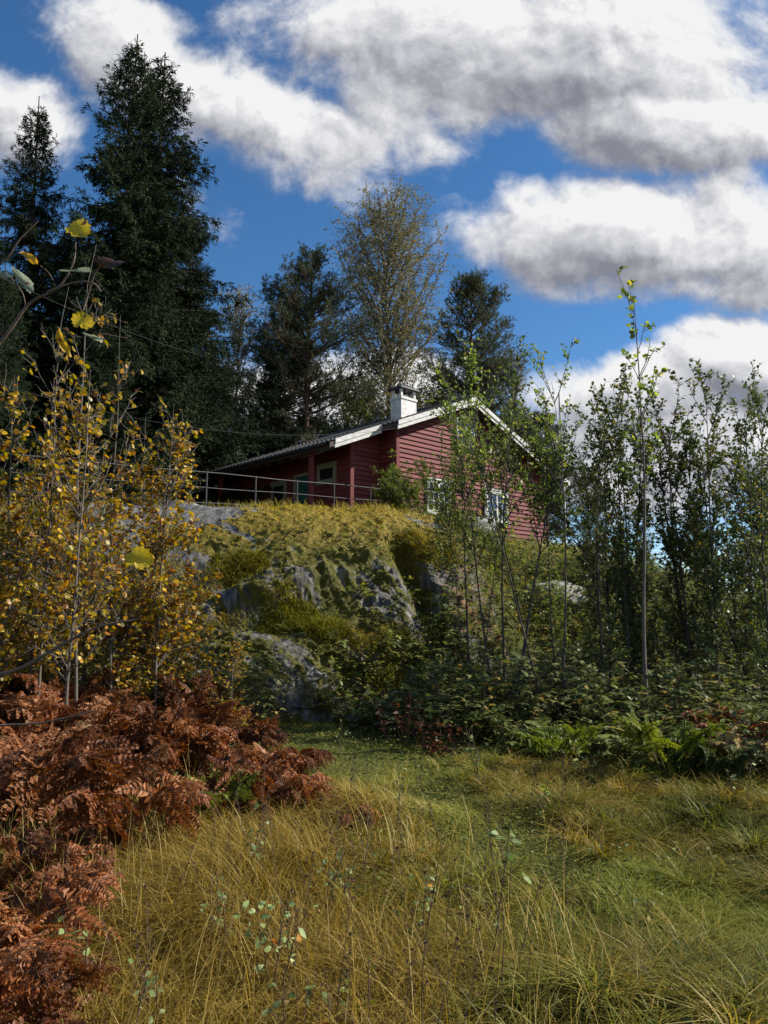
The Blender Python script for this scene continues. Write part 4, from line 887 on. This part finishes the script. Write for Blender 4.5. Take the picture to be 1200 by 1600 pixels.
for (px, py, s, k, mat, lab) in [(870, 1215, .75, 2, 'fern_green', 'yellow-green fern, left of the two in front of the dark thicket'),
    (1050, 1225, .85, 2, 'fern_green', 'yellow-green fern, right of the two in front of the dark thicket'),
    (1190, 1230, .6, 0, 'fern_pale', 'pale straw-coloured fern at the right edge'), (940, 1150, .7, 0, 'fern_dark', 'dark green fern in the thicket between the two yellow-green ferns'), (780, 1165, .6, 2, 'fern_dark', 'dark green fern at the thicket rim, left of both yellow-green ferns'), (1130, 1230, .6, 1, 'fern_dark', 'dark green fern at the thicket rim near the right edge'), (305, 1130, .8, 0, 'fern_green', 'green fern behind the brown bracken below the rock'),
    (92, 1290, .7, 2, 'fern_pale', 'bleached fern standing out of the brown bracken')]:
    p = ground_at(px, py, 4, 14); fern(k, (p[0], p[1], p[2]-.03), px*.3, s, mat, lab, None, 'fern')

# ------------------------------------------------------------------ thicket of raspberry under the young trees
def cane_batch(st, lf, x, y, H, rng, leafL=.075, per=9):
    n = len(x); z = terr(x, y); az = rng.random(n)*2*np.pi
    d = np.stack([np.cos(az)*.35, np.sin(az)*.35, np.ones(n)], -1)
    P = grow(np.stack([x, y, z-.03], -1), d, H, 6, -.5, .06, rng); tubes(st, P, .005, .002, 3)
    ii = np.repeat(np.arange(n), per); q = rng.random(len(ii))**.7*.85+.15; p, tn = sample(P, ii, q)
    pd = nrm(perp(tn, rng)+np.array([0,0,.25])); pl = rng.uniform(.06, .13, len(ii)); e = p+pd*pl[:, None]
    tubes(st, np.stack([p, (p+e)/2+np.array([0,0,.01]), e], 1), .0015, .001, 3)
    up_ = rng.normal(0, .22, e.shape)+np.array([0,0,1.]); sd = nrm(np.cross(pd, up_))
    a = np.clip(rng.random(len(ii)), 0, 1)
    for ax, ofs, sc_ in ((pd, 0, 1.), (nrm(pd*.25+sd), -.0, .85), (nrm(pd*.25-sd), -.0, .85)):
        L = leafL*sc_*rng.uniform(.7, 1.2, len(ii)); leaves(lf, e+pd*ofs, ax+np.array([0,0,-.1]), up_, L, L*.62, LONG, mat=1, a=np.clip(a+rng.normal(0, .06, len(a)), 0, 1), cup=.10)
rng = np.random.default_rng(5)
mb = MB(); n = 6800; x = rng.uniform(-1.6, 12, n); y = rng.uniform(5.5, 19, n)
front_y = np.interp(x, [-2,-1.4,-.6,.35,1.3,1.9,3.1,4,7,12], [12.4,12.0,10.9,9.6,9.0,8.3,7.2,6.6,5.5,5.2])+.35*vnoise(x*1.3, 0*x, 0*x, 8)
keep = (y > front_y) & (y > 0) & (rng.random(n) < np.where(y > front_y+4, .45, 1)) & ~((x < 1.4) & (y > np.interp(x, XS, YF)+.9)); x, y, fy = x[keep], y[keep], front_y[keep]
H = (.45+.55*sstep(y-fy, 0, 1.8)+.5*vnoise(x*1.1, y*1.1, 0*x, 4))*rng.uniform(.6, 1.2, len(x)); H *= np.interp(x, [-1.5, .2, 1.5], [.5, .6, 1.0])
cane_batch(mb, mb, x, y, np.clip(H, .22, 1.7), rng, .09, 9)
k_ = rng.random(len(x)) < .09; cane_batch(mb, mb, x[k_], y[k_], np.clip(H[k_]*1.25, .3, 1.8), rng, .15, 8)
tag(mb.build('undergrowth', [M['stalk'], M['rasp']]), 'dark leafy raspberry thicket below the young trees', 'undergrowth', kind='stuff')
mb = MB(); n = 700; x = rng.uniform(-7, -1.5, n); y = rng.uniform(9.6, 11.8, n); cane_batch(mb, mb, x, y, rng.uniform(.4, 1.1, n), rng)
tag(mb.build('undergrowth', [M['stalk'], M['rasp']]), 'dark low leaves between bracken and the left rock', 'undergrowth', kind='stuff')
# thin green cover on the slope right of the rock and along the rock top
mb = MB(); n = 1500; x = rng.uniform(1.2, 12, n); y = rng.uniform(15, 27, n); keep = (y < np.interp(x, [1, 6, 8], [19, 21.5, 26])); x, y = x[keep], y[keep]
cane_batch(mb, mb, x, y, rng.uniform(.25, .7, len(x)), rng, .08)
tag(mb.build('undergrowth', [M['stalk'], M['green_leaf']]), 'sunlit green low leaves on the slope below the cabin', 'undergrowth', kind='stuff')
# red-leaved and yellow small plants
for (px, py, H0, mat, lab) in [(640, 1165, .7, 'red_leaf', 'dull red-leaved plant at the edge of the thicket below the rock'), (682, 1185, .5, 'red_leaf', 'small dark red plant just right of the dull red one'),
        (555, 1085, .7, 'fern_green', 'small plant with a yellow-green top at the foot of the rock'), (215, 1300, .5, 'red_leaf', 'red-leaved plant among the brown bracken')]:
    p = ground_at(px, py, 4, 16); o = thing('shrub_seedling', lab, 'plant', tuple(p)); r_ = np.random.default_rng(int(px))
    st, lf = MB(), MB(); n = 9; x0 = r_.normal(0, .1, n); y0 = r_.normal(0, .1, n)
    P = grow(np.stack([x0, y0, 0*x0-.05], -1), np.stack([x0, y0, x0*0+1], -1), np.full(n, H0)*r_.uniform(.6, 1.1, n), 5, -.2, .07, r_); tubes(st, P, .004, .002, 3)
    ii = np.repeat(np.arange(n), 14); q, tn = sample(P, ii, r_.random(len(ii))*.8+.2); leaves(lf, q, nrm(perp(tn, r_)+tn*.3-np.array([0,0,.4])), r_.normal(size=q.shape)+np.array([0,0,.6]), .07, .04, LONG, rng=r_)
    st.build('stem', M['stalk'], o); lf.build('leaves', M[mat], o)

# ------------------------------------------------------------------ grass
def blades(mb, x, y, z, H, W, lean, bend, rng, rnd, tone, S=4):
    n = len(x); az = lean+rng.normal(0, 1.2, n); out_ = np.stack([np.cos(az), np.sin(az), 0*az], -1); sd = np.stack([-np.sin(az+rng.normal(0, .8, n)), np.cos(az), 0*az], -1); sd = nrm(sd)
    t = np.linspace(0, 1, S+1); P = np.stack([x, y, z], -1)[:, None]+out_[:, None]*(H*bend)[:, None, None]*(t**1.8)[None, :, None]
    P[:, :, 2] += H[:, None]*(t-.40*np.minimum(bend, 2.3)[:, None]*t**2.2)
    wd_ = W[:, None]*(1-t[None]**1.5)*.5+.0004
    V = np.zeros((n, 2*S+1, 3)); V[:, 0:2*S:2] = P[:, :S]-sd[:, None]*wd_[:, :S, None]; V[:, 1:2*S:2] = P[:, :S]+sd[:, None]*wd_[:, :S, None]; V[:, -1] = P[:, S]
    b = np.arange(n)[:, None]*(2*S+1); q = np.concatenate([b+np.array([[2*i, 2*i+1, 2*i+3, 2*i+2]]) for i in range(S-1)], 0)
    k = mb.n; mb.add(V.reshape(-1, 3), q, 0, np.repeat(rnd, 2*S+1), np.repeat(tone, 2*S+1)); mb.F.append((b+np.array([[2*S-2, 2*S-1, 2*S]])+k, 0))
rng = np.random.default_rng(9)
def field(n, y0, y1, hmin, hmax, w, seed, wide=.66):
    rng = np.random.default_rng(seed)
    y = np.sqrt(rng.uniform(y0**2, y1**2, n)); x = rng.uniform(-wide-.08, wide+.42, n)*y+rng.normal(0, .2, n)
    tuft = fbm(x*1.6, y*1.6, 0*x, 3, 33); lean = 2.6*vnoise(x*.45, y*.45, 0*x, 34)+2.0
    keep = rng.random(n) < .72+.28*sstep(tuft, -.5, .4)
    x, y, tuft, lean = x[keep], y[keep], tuft[keep], lean[keep]; n = len(x)
    track = np.exp(-((x-np.interp(y, [3.4,4,4.5,5.3,7.2,8.5,11.5], [2.9,2.0,1.5,.9,.3,-.28,-1.4]))/np.interp(y, [4,7,12], [.55,.5,.6]))**2)
    hh = hmin+(hmax-hmin)*rng.random(n)**1.5; hh *= (.70+.95*np.clip(tuft, -.30, 1))*(1-.42*track)*np.interp(x, [-1,.3,1.2,3], [1.1,1,.95,1.15])
    dry = fbm(x*.7, y*.7, 0*x+4, 3, 35)
    tone = np.interp(y, [2.5,4.5,5.6,7], [.62,.55,.36,.18])+np.clip(-x*.16, -.38, .2)+.6*dry-1.1*track+.25*(tuft > .3)
    pick = rng.random(n) < np.clip(tone, 0, 1)*1.05; tone = np.clip(np.where(pick, .78, .12)+.25*(tone-.4)+rng.normal(0, .15, n), 0, 1)
    hh = hh*np.where(pick, 1.1, .8)*np.interp(y, [3, 6], [1, .85])*np.interp(rng.random(n), [0, .96, 1], [1, 1, 1.6])
    return x, y, terr(x, y)-.01, hh, w*rng.uniform(.5, 1.6, n), lean, rng.uniform(.5, 2.6, n)*np.interp(x, [0,1.5], [1,1.2]), rng, np.clip(rng.random(n)+.7*track-.12, 0, 1), tone
mb = MB()
blades(mb, *field(112000, 2.3, 5.0, .08, .34, .0038, 1)); blades(mb, *field(125000, 4.8, 8.0, .08, .34, .0052, 2)); blades(mb, *field(92000, 7.8, 13.5, .07, .24, .0090, 3))
tag(mb.build('grass', M['grass']), 'green and straw-coloured rough grass of the clearing', 'grass', kind='stuff')
# tall straw stalks with thin heads
mb = MB(); n = 3800; y = np.sqrt(rng.uniform(2.6**2, 7.5**2, n)); x = rng.uniform(-.62, .6, n)*y
k = (fbm(x*1.1, y*1.1, 0*x, 3, 55) > np.interp(x-.18*(6-y)*0, [-3,.2,.8,2], [-.35,-.2,.30,.75])+.4*np.clip(y-4.6, 0, 3)); x, y = x[k], y[k]; n = len(x)
blades(mb, x, y, terr(x, y)-.01, rng.uniform(.25, .6, n), np.full(n, .0034)*(.8+y*.09), 2.0*vnoise(x, y, 0*x, 3)+1, rng.uniform(.1, .9, n), rng, rng.uniform(.55, 1, n), np.clip(rng.normal(.95, .15, n), 0, 1), S=6)
tag(mb.build('straw_grass', M['grass']), 'tall dry straw stems standing above the clearing grass', 'grass', kind='stuff')
# tussocks and low broad-leaved weeds in the clearing
mb = MB(); r2 = np.random.default_rng(91)
for i in range(440):
    cy = math.sqrt(r2.uniform(2.6**2, 8.6**2)); cx = r2.uniform(-.3 if r2.random() < .4 else .0, .95)*cy
    if abs(cx-np.interp(cy, [3.4,4,4.5,5.3,7.2,8.5,11.5], [2.9,2.0,1.5,.9,.3,-.28,-1.4])) < .35: continue
    n = int(r2.uniform(50, 150)); rad = r2.uniform(.04, .16); a_ = r2.random(n)*2*np.pi; q = rad*np.sqrt(r2.random(n)); x = cx+np.cos(a_)*q; y = cy+np.sin(a_)*q; hh = r2.uniform(.12, .30)*(1 if cx > .1*cy else .8); tn_ = r2.choice([.1, .15, .3, .75, .85])
    blades(mb, x, y, terr(x, y)-.01, hh*r2.uniform(.6, 1.25, n), np.full(n, .0042+.0006*cy), a_+r2.normal(0, .3, n)-r2.normal(0, .3), r2.uniform(.6, 2.2, n), r2, np.clip(r2.normal(r2.uniform(.2, .8), .22, n), 0, 1), np.clip(r2.normal(tn_, .15, n), 0, 1))
tag(mb.build('tussock_grass', M['grass']), 'bent tussocks of green and tan grass in the clearing', 'grass', kind='stuff')
mb = MB(); n = 9000; y = np.sqrt(r2.uniform(2.4**2, 9.5**2, n)); x = r2.uniform(-.6, .64, n)*y; k = fbm(x*1.2, y*1.2, 0*x, 3, 77) > .0; x, y = x[k], y[k]; n = len(x); a_ = r2.random(n)*2*np.pi
leaves(mb, np.stack([x, y, terr(x, y)+r2.uniform(.01, .13, n)], -1), np.stack([np.cos(a_), np.sin(a_), r2.uniform(-.1, .7, n)], -1), r2.normal(0, .35, (n, 3))+np.array([0,0,1.]), r2.uniform(.018, .05, n), r2.uniform(.010, .026, n), OVAL, rng=r2, cup=.2)
tag(mb.build('weeds', M['weed']), 'small green leaves of low weeds among the grass', 'weeds', kind='stuff')
# grass on the rock: ledge, left grassy patches, top rim and around the shrub
mb = MB(); Pk = ROCK['P']; nxr, nyr = Pk.shape[:2]
def rock_tuft(px, py, n, rad, h0, h1, tone):
    a, b = ray(px, py); best = None
    i = np.argmin(np.abs(Pk[..., 0]/Pk[..., 1]-a)+np.abs((Pk[..., 2]-EYE)/Pk[..., 1]-b)+1e3*(Pk[..., 1] > 18.5)); c = Pk.reshape(-1, 3)[i]
    dd = np.linalg.norm((Pk-c)*np.array([1,1,1.3]), axis=-1); ids = np.nonzero(dd.ravel() < rad)[0]
    if len(ids) == 0: return
    ids = rng.choice(ids, n); Q = Pk.reshape(-1, 3)[ids]; w = 1-dd.ravel()[ids]/rad
    blades(mb, Q[:, 0], Q[:, 1], Q[:, 2]-.01, rng.uniform(h0, h1, n)*(.5+.7*w), np.full(n, .011), np.full(n, -1.6)+rng.normal(0, .6, n), rng.uniform(.5, 1.8, n), rng, rng.random(n), np.clip(rng.normal(tone, .2, n), 0, 1))
for a in [(370,885,1100,.55,.08,.24,.3), (345,905,600,.4,.08,.24,.35), (395,880,700,.35,.1,.3,.4), (460,975,2200,.5,.15,.42,.15), (505,985,1500,.42,.15,.42,.2), (430,985,900,.35,.12,.35,.2), (440,935,700,.4,.08,.22,.4), (565,1010,700,.45,.1,.25,.6),
          (300,935,600,.45,.12,.3,.5), (250,900,700,.5,.12,.3,.5), (650,850,900,.5,.12,.35,.6), (690,870,700,.5,.12,.3,.5), (620,1000,600,.4,.1,.3,.3), (660,940,500,.35,.1,.25,.4), (500,1085,500,.35,.1,.25,.3), (600,1060,700,.4,.1,.3,.3), (120,900,900,.6,.12,.3,.5), (40,930,900,.6,.12,.3,.4)]: rock_tuft(*a)
n = 9000; x = rng.uniform(-11, 3.6, n); y = np.interp(x, XS, YT)*.0+rng.uniform(16.6, 23, n); k = fbm(x*1.3, y*1.3, 0*x, 3, 66) > -.1+.3*(y < 17.3); x, y = x[k], y[k]; n = len(x)
blades(mb, x, y, terr(x, y)+.03, rng.uniform(.08, .26, n), np.full(n, .013), rng.uniform(0, 6, n), rng.uniform(.2, 1.2, n), rng, rng.random(n), np.clip(rng.normal(.6, .25, n), 0, 1))
n = 9000; x = rng.uniform(1.5, 10, n); y = rng.uniform(15, 30, n); blades(mb, x, y, terr(x, y)-.01, rng.uniform(.1, .35, n), np.full(n, .016), rng.uniform(0, 6, n), rng.uniform(.2, 1.2, n), rng, rng.random(n)*.5+.5, np.clip(rng.normal(.55, .25, n), 0, 1))
tag(mb.build('ledge_grass', M['grass']), 'tufts of grass growing on the ledges and top of the rock', 'grass', kind='stuff')
mb = MB(); Pf = Pk.reshape(-1, 3); mk_ = ROCK['mk'].ravel()*(np.abs(Pf[:, 0]+4.5) < 6.8)*(Pf[:, 1] > 0); ids = rng.choice(len(Pf), 90000, p=mk_/mk_.sum()); Q = Pf[ids]; n = len(Q); top_ = sstep(Q[:, 2], 2.2, 3.9)
blades(mb, Q[:, 0], Q[:, 1], Q[:, 2]-.01, rng.uniform(.02, .07, n)*(1+.8*(rng.random(n) < .1)), np.full(n, .012), rng.uniform(0, 6.3, n), rng.uniform(.3, 1.6, n), rng, rng.random(n), np.clip(.25+.55*top_+rng.normal(0, .2, n), 0, 1), S=2)
M['moss'] = leafmat('moss_fronds', [(0,(.045,.05,.010)), (.6,(.11,.11,.016)), (1,(.22,.19,.025))], .25, .8, .05, objvar=False, toneStops=[(0,(.13,.085,.014)), (.5,(.36,.27,.018)), (1,(.62,.48,.03))])
tag(mb.build('moss', M['moss']), 'yellow and olive moss cushions covering the grey rock', 'moss', kind='stuff')
mb = MB(); sel = np.nonzero((Pf[:, 0] > -2.5) & (Pf[:, 0] < 1.6) & (Pf[:, 2] < 3.3) & (Pf[:, 2] > .1) & (rng.random(len(Pf)) < np.clip(.0008+.004*(Pf[:, 0]+1.0)*(Pf[:, 0] > -.6), .0006, .009)))[0]; Q = Pf[sel]
_t = terr; terr_r = Q[:, 2]
def terr(x, y): return terr_r
cane_batch(mb, mb, Q[:, 0], Q[:, 1], rng.uniform(.12, .45, len(Q)), rng, .07, 7)
terr = _t
tag(mb.build('rock_plants', [M['stalk'], M['green_leaf']]), 'small leafy plants rooted in the cracks of the rock face', 'low plants', kind='stuff')
# boulders on the slope
for i, (px, py, Y, w, lab) in enumerate([(868, 1002, 17.0, .75, 'pale boulder half hidden on the shaded slope below the cabin'), (735, 862, 21.5, .9, 'flat pale rock just under the gable wall'), (190, 985, 11.6, .8, 'grey rock behind the pale aspen trunks on the left')]):
    p = at(px, py, Y); g = float(terr(p[0], Y)); th, ph = np.meshgrid(np.linspace(0, 2*np.pi, 40, endpoint=False), np.linspace(.02, np.pi-.02, 24), indexing='ij'); D3 = np.stack([np.sin(ph)*np.cos(th), np.sin(ph)*np.sin(th), np.cos(ph)], -1)
    rr = 1+.22*fbm(D3[..., 0]*1.6+i*9, D3[..., 1]*1.6, D3[..., 2]*1.6, 5, 7); V = (D3*rr[..., None]*np.array([w, w*.7, w*.55])).reshape(-1, 3); a_, b_ = np.meshgrid(np.arange(40), np.arange(23), indexing='ij'); q = a_*24+b_; q2 = ((a_+1) % 40)*24+b_
    mb = MB(); mb.add(V, np.stack([q, q+1, q2+1, q2], -1).reshape(-1, 4)); o = mb.build('boulder', M['stone'], smooth=True); o.location = (p[0], Y, g+.12); tag(o, lab, 'boulder')
# fallen leaves
mb = MB(); n = 420; y = np.sqrt(rng.uniform(2.5**2, 12**2, n)); x = rng.uniform(-.6, .6, n)*y; P = np.stack([x, y, terr(x, y)+rng.uniform(.03, .18, n)], -1)
leaves(mb, P, rng.normal(size=P.shape)*np.array([1,1,.3]), rng.normal(0, .5, P.shape)+np.array([0,0,1]), .026, .018, OVAL, rng=rng, cup=.5); tag(mb.build('leaf_litter', M['litter']), 'small pale fallen leaves caught in the grass', 'fallen leaves', kind='stuff')

# foreground seedlings with pale leaves
def seedling(px, py, Y, H, nl, L, lab, seed, stems=3, mat='pale_leaf', group='pale-leaved seedlings in the foreground grass'):
    a, _ = ray(px, py); x0 = a*Y; r_ = np.random.default_rng(seed); o = thing('seedling', lab, 'seedling', (x0, Y, float(terr(x0, Y))-.02), 0, group)
    st, lf = MB(), MB(); n = stems; az = r_.random(n)*6.28
    P = grow(np.zeros((n, 3))+r_.normal(0, .03, (n, 3))*np.array([1,1,0]), np.stack([np.cos(az)*.22, np.sin(az)*.22, np.ones(n)], -1), H*r_.uniform(.7, 1, n), 8, .05, .05, r_); tubes(st, P, .0042, .0018, 5)
    nb = 4*n; bi = np.repeat(np.arange(n), 4); q, tn = sample(P, bi, r_.random(nb)*.5+.4); bp = grow(q, nrm(tn*.7+perp(tn, r_)*.6), np.full(nb, H*.22), 4, .2, .08, r_); tubes(st, bp, .0018, .0008, 4)
    both = r_.random(nl) < .45; qa, ta = sample(P, r_.integers(0, n, nl), r_.random(nl)*.6+.4); qb, tb_ = sample(bp, r_.integers(0, nb, nl), r_.random(nl)*.9+.1)
    q = np.where(both[:, None], qa, qb); tn = np.where(both[:, None], ta, tb_); pe = perp(tn, r_)
    leaves(lf, q+pe*.008, nrm(pe+tn*.3+np.array([0,0,-.25])), r_.normal(0, .75, q.shape)+np.array([0,0,.8]), L*r_.uniform(.55, 1.15, nl), L*.55, LONG, rng=r_, cup=.12)
    st.build('stem', M['stalk'], o, True); lf.build('leaves', M[mat], o); return o
seedling(420, 1500, 3.5, .62, 46, .05, 'largest pale-leaved seedling clump, low centre-left in the grass', 1, 4)
seedling(350, 1480, 3.8, .5, 26, .045, 'pale-leaved seedling just left of the largest clump', 2, 3)
seedling(470, 1560, 3.1, .46, 20, .045, 'pale-leaved seedling right of and below the largest clump', 3, 3)
seedling(765, 1500, 3.7, .85, 13, .06, 'tall single-stemmed seedling with few drooping pale leaves, right of centre', 4, 1)
seedling(660, 1450, 4.2, .5, 14, .045, 'small pale seedling left of the tall single-stemmed one', 5, 2)
seedling(750, 1290, 7.0, .55, 24, .06, 'pale seedling standing in the green part of the track', 6, 3)
seedling(150, 1490, 3.5, .5, 16, .055, 'bright green seedling between bracken and straw grass on the left', 7, 2)
seedling(540, 1240, 8.4, .5, 8, .05, 'thin seedling at the right tip of the brown bracken', 8, 1)
seedling(915, 1270, 7.4, .5, 26, .06, 'pale broad-leaved seedling below the yellow-green ferns', 9, 3)
seedling(690, 1590, 2.9, .3, 14, .045, 'low pale seedling at the bottom edge', 10, 2)
seedling(1160, 1330, 6.2, .35, 12, .05, 'low green seedling near the right edge of the clearing', 11, 2)
seedling(395, 1410, 4.6, .5, 30, .05, 'green seedling above and behind the largest pale clump', 12, 4)
seedling(505, 1450, 4.3, .45, 20, .045, 'pale seedling between the largest clump and the dead stalks', 13, 3)
seedling(250, 1560, 3.1, .4, 18, .045, 'low pale seedling left of the largest clump near the bottom edge', 14, 3)
seedling(575, 1540, 3.3, .4, 16, .04, 'small yellowish seedling among the dead stalks near the bottom', 15, 2, 'fern_green')
seedling(1010, 1480, 4.2, .25, 14, .04, 'small low seedling in the right-hand green grass', 16, 3)
seedling(850, 1340, 6.0, .35, 20, .05, 'green seedling in shade below the broad-leaved one', 17, 3, 'green_leaf')
seedling(660, 1290, 7.2, .3, 16, .05, 'yellow-green low seedling at the left rim of the track', 18, 3, 'fern_green')
# dark dead stalks with seed heads
STK = 'dark dead flower stalk standing in the foreground straw grass'
proto = []
for sd in range(4):
    r_ = np.random.default_rng(200+sd); o = thing('dead_stalk', STK, 'dead stalk', (0,0,0), 0, 'dark dead stalks in the foreground')
    st = MB(); P = grow(np.zeros((1, 3)), np.array([[.1*r_.normal(), .1*r_.normal(), 1]]), np.array([.72]), 8, 0, .05, r_); tubes(st, P, .0032, .0012, 5)
    nb = 3; q, tn = sample(P, np.zeros(nb, int), r_.random(nb)*.45+.5); bp = grow(q, nrm(tn+perp(tn, r_)*.45), r_.uniform(.04, .12, nb), 3, .2, .05, r_); tubes(st, bp, .0014, .0008, 4)
    st.build('stem', M['stalk'], o, True)
    for e in np.concatenate([bp[:, -1], P[:, -1]]):
        hd = MB(); leaves(hd, np.repeat(e[None], 14, 0), r_.normal(size=(14, 3))+np.array([0,0,.8]), r_.normal(size=(14, 3)), .013, .007, DIA, rng=r_); hd.build('seed_head', M['stalk'], o)
    proto.append(o)
used = [False]*4; r_ = np.random.default_rng(300)
for i in range(64):
    Y = r_.uniform(2.9, 5.2); px = r_.uniform(430, 900) if i > 14 else r_.uniform(180, 430); a, _ = ray(px, 1500); x = a*Y; k = i % 4
    loc = (x, Y, float(terr(x, Y))-.02); s = r_.uniform(.6, 1.0)
    if not used[k]: proto[k].location = loc; proto[k].rotation_euler = (0,0,r_.random()*6); proto[k].scale = (s,)*3; used[k] = True
    else: dup(proto[k], loc, r_.random()*6.28, s, STK, 'dark dead stalks in the foreground')

# ------------------------------------------------------------------ the near aspen whose twigs hang into the picture at the left
M['near_leaf'] = None
m_, t, o = mat_new('spotted_yellow_leaf'); L = t.links.new; c = t.nodes.new('ShaderNodeTexCoord')
n1 = N(t, 'ShaderNodeTexNoise', i_Scale=55.0, i_Detail=3.0); L(c.outputs['Object'], n1.inputs['Vector']); n2 = N(t, 'ShaderNodeTexNoise', i_Scale=260.0, i_Detail=2.0); L(c.outputs['Object'], n2.inputs['Vector'])
a1 = N(t, 'ShaderNodeAttribute', attribute_name='rnd'); base_ = ramp_n(t, a1.outputs['Fac'], [(0,(.55,.42,.015)), (.35,(.58,.36,.012)), (.6,(.50,.20,.01)), (.75,(.16,.20,.14)), (.9,(.30,.33,.22)), (1,(.05,.025,.02))])
sp_ = math_n(t, 'MULTIPLY', ramp_n(t, n1.outputs['Fac'], [(.57,(0,0,0)), (.64,(1,1,1))]), 1.0); sp2_ = ramp_n(t, n2.outputs['Fac'], [(.62,(0,0,0)), (.68,(1,1,1))])
sm = math_n(t, 'MAXIMUM', sp_, math_n(t, 'MULTIPLY', sp2_, .7)); mxx = N(t, 'ShaderNodeMix', data_type='RGBA'); L(sm, mxx.inputs[0]); L(base_, mxx.inputs[6]); mxx.inputs[7].default_value = (.10,.04,.012,1)
b = N(t, 'ShaderNodeBsdfPrincipled', i_Roughness=.5); L(mxx.outputs[2], b.inputs['Base Color']); tr = N(t, 'ShaderNodeBsdfTranslucent'); L(mxx.outputs[2], tr.inputs[0]); mq = N(t, 'ShaderNodeMixShader'); mq.inputs[0].default_value = .45
L(b.outputs[0], mq.inputs[1]); L(tr.outputs[0], mq.inputs[2]); L(mq.outputs[0], o.inputs[0]); M['near_leaf'] = m_
near = thing('aspen_sapling', 'aspen twigs nearest the viewer at the left edge bearing a few large spotted leaves', 'young tree', (-1.02, 1.25, float(terr(-1.02, 1.25))))
NO = np.array(near.location)
def nb_path(pts, r0, r1, name):
    P = np.array([[at(px, py, Y)-NO for px, py, Y in pts]]); Q = []
    for i in range(P.shape[1]-1):
        for tt in np.linspace(0, 1, 5)[:-1]:
            p0, p1, p2, p3 = P[0, max(i-1, 0)], P[0, i], P[0, i+1], P[0, min(i+2, P.shape[1]-1)]
            Q.append(.5*((2*p1)+(-p0+p2)*tt+(2*p0-5*p1+4*p2-p3)*tt**2+(-p0+3*p1-3*p2+p3)*tt**3))
    Q.append(P[0, -1]); mb = MB(); tubes(mb, np.array([Q]), r0, r1, 7); return mb.build(name, M['twig'], near, True)
M['twig'] = simple('twig_bark', (.10,.065,.05), .7, nscale=60, noise=.4, bump=.3)
mb = MB(); tubes(mb, np.array([[(0,0,-.1), (.02,.02,.6), (-.01,.01,1.3), (.0,.03,2.2), (.03,0,2.9)]]), .02, .008, 8); mb.build('trunk', M['bark_pale'], near, True)
nb_path([(-330,780,1.27), (-120,660,1.26), (0,535,1.25), (45,475,1.24), (90,450,1.24), (115,410,1.23), (118,378,1.23)], .0045, .0008, 'branch')
nb_path([(75,456,1.24), (110,443,1.2), (143,441,1.19), (158,456,1.19)], .0022, .0012, 'twig')
nb_path([(143,441,1.19), (150,424,1.18), (166,410,1.17)], .0016, .0010, 'twig')
nb_path([(143,441,1.19), (136,465,1.2), (130,485,1.2)], .0018, .0012, 'twig')
nb_path([(40,480,1.24), (36,460,1.23), (26,445,1.22), (14,430,1.21)], .0013, .0008, 'twig')
nb_path([(83,438,1.24), (75,425,1.23), (63,415,1.22)], .0009, .0006, 'twig')
nb_path([(-300,420,1.3), (-80,430,1.28), (0,412,1.26), (30,375,1.25), (60,345,1.25)], .003, .0008, 'branch')
nb_path([(-300,1250,1.35), (-60,1080,1.33), (30,1045,1.3), (110,1000,1.28), (160,978,1.27), (215,968,1.26)], .0045, .0012, 'branch')
nb_path([(-260,1180,1.4), (-40,1138,1.38), (60,1130,1.37), (150,1110,1.36)], .003, .001, 'branch')
nb_path([(158,978,1.27), (190,930,1.26), (216,888,1.25)], .0009, .0006, 'twig')
def big_leaf(px, py, Y, wpx, hpx, rot, tilt, a, seed, lobes=9):
    """flat serrated leaf facing the viewer by tilt; its own thickness and curl"""
    r_ = np.random.default_rng(seed); n = 44; th = np.arange(n)/n*2*np.pi; r = 1+.07*np.sign(np.sin(th*lobes*1.5))*np.abs(np.sin(th*lobes*1.5))**.5+.05*r_.normal(size=n)
    r *= 1-.38*np.exp(-((((th-r_.random()*6.28+np.pi) % (2*np.pi))-np.pi)/.22)**2); wx, wy = wpx/1200*Y/2, hpx/1200*Y/2
    rings = []; 
    for k, f in enumerate((.33, .66, 1.)):
        x_, y_ = np.cos(th)*r*f*wx, np.sin(th)*r*f*wy; c_, s_ = math.cos(rot), math.sin(rot); X_ = x_*c_-y_*s_; Z_ = x_*s_+y_*c_
        Yd = .25*wx*f*f*np.cos(2*th+seed)+np.sin(tilt)*Z_*.8; rings.append(np.stack([X_, Yd, Z_], -1))
    ctr = at(px, py, Y)-NO
    V = np.concatenate([[[0,0,0]]]+rings)+ctr; F3 = np.array([(0, 1+(i+1) % n, 1+i) for i in range(n)]); F4 = np.array([(1+k*n+i, 1+k*n+(i+1) % n, 1+(k+1)*n+(i+1) % n, 1+(k+1)*n+i) for k in range(2) for i in range(n)])
    mb = MB(); mb.add(V, F4, 0, a); mb.F.append((F3, 0)); return mb.build('leaf', M['near_leaf'], near, True)
big_leaf(122, 356, 1.23, 44, 34, -.35, .3, .05, 1); big_leaf(47, 402, 1.22, 36, 13, -.6, .2, .45, 2, 5); big_leaf(38, 440, 1.2, 66, 17, -.85, .5, .85, 3, 3)
big_leaf(172, 410, 1.17, 50, 22, -.1, .5, 1.0, 4); big_leaf(128, 502, 1.2, 40, 30, -.5, .2, .1, 5); big_leaf(98, 533, 1.2, 60, 13, -1.05, .3, .4, 6, 5)
big_leaf(216, 871, 1.25, 46, 36, -.25, .3, .12, 7); big_leaf(118, 422, 1.22, 52, 5, .05, .4, .8, 8, 3); big_leaf(148, 527, 1.2, 40, 7, -.35, .3, .85, 9, 3); big_leaf(8, 430, 1.2, 30, 10, -.3, .3, .8, 10, 3)
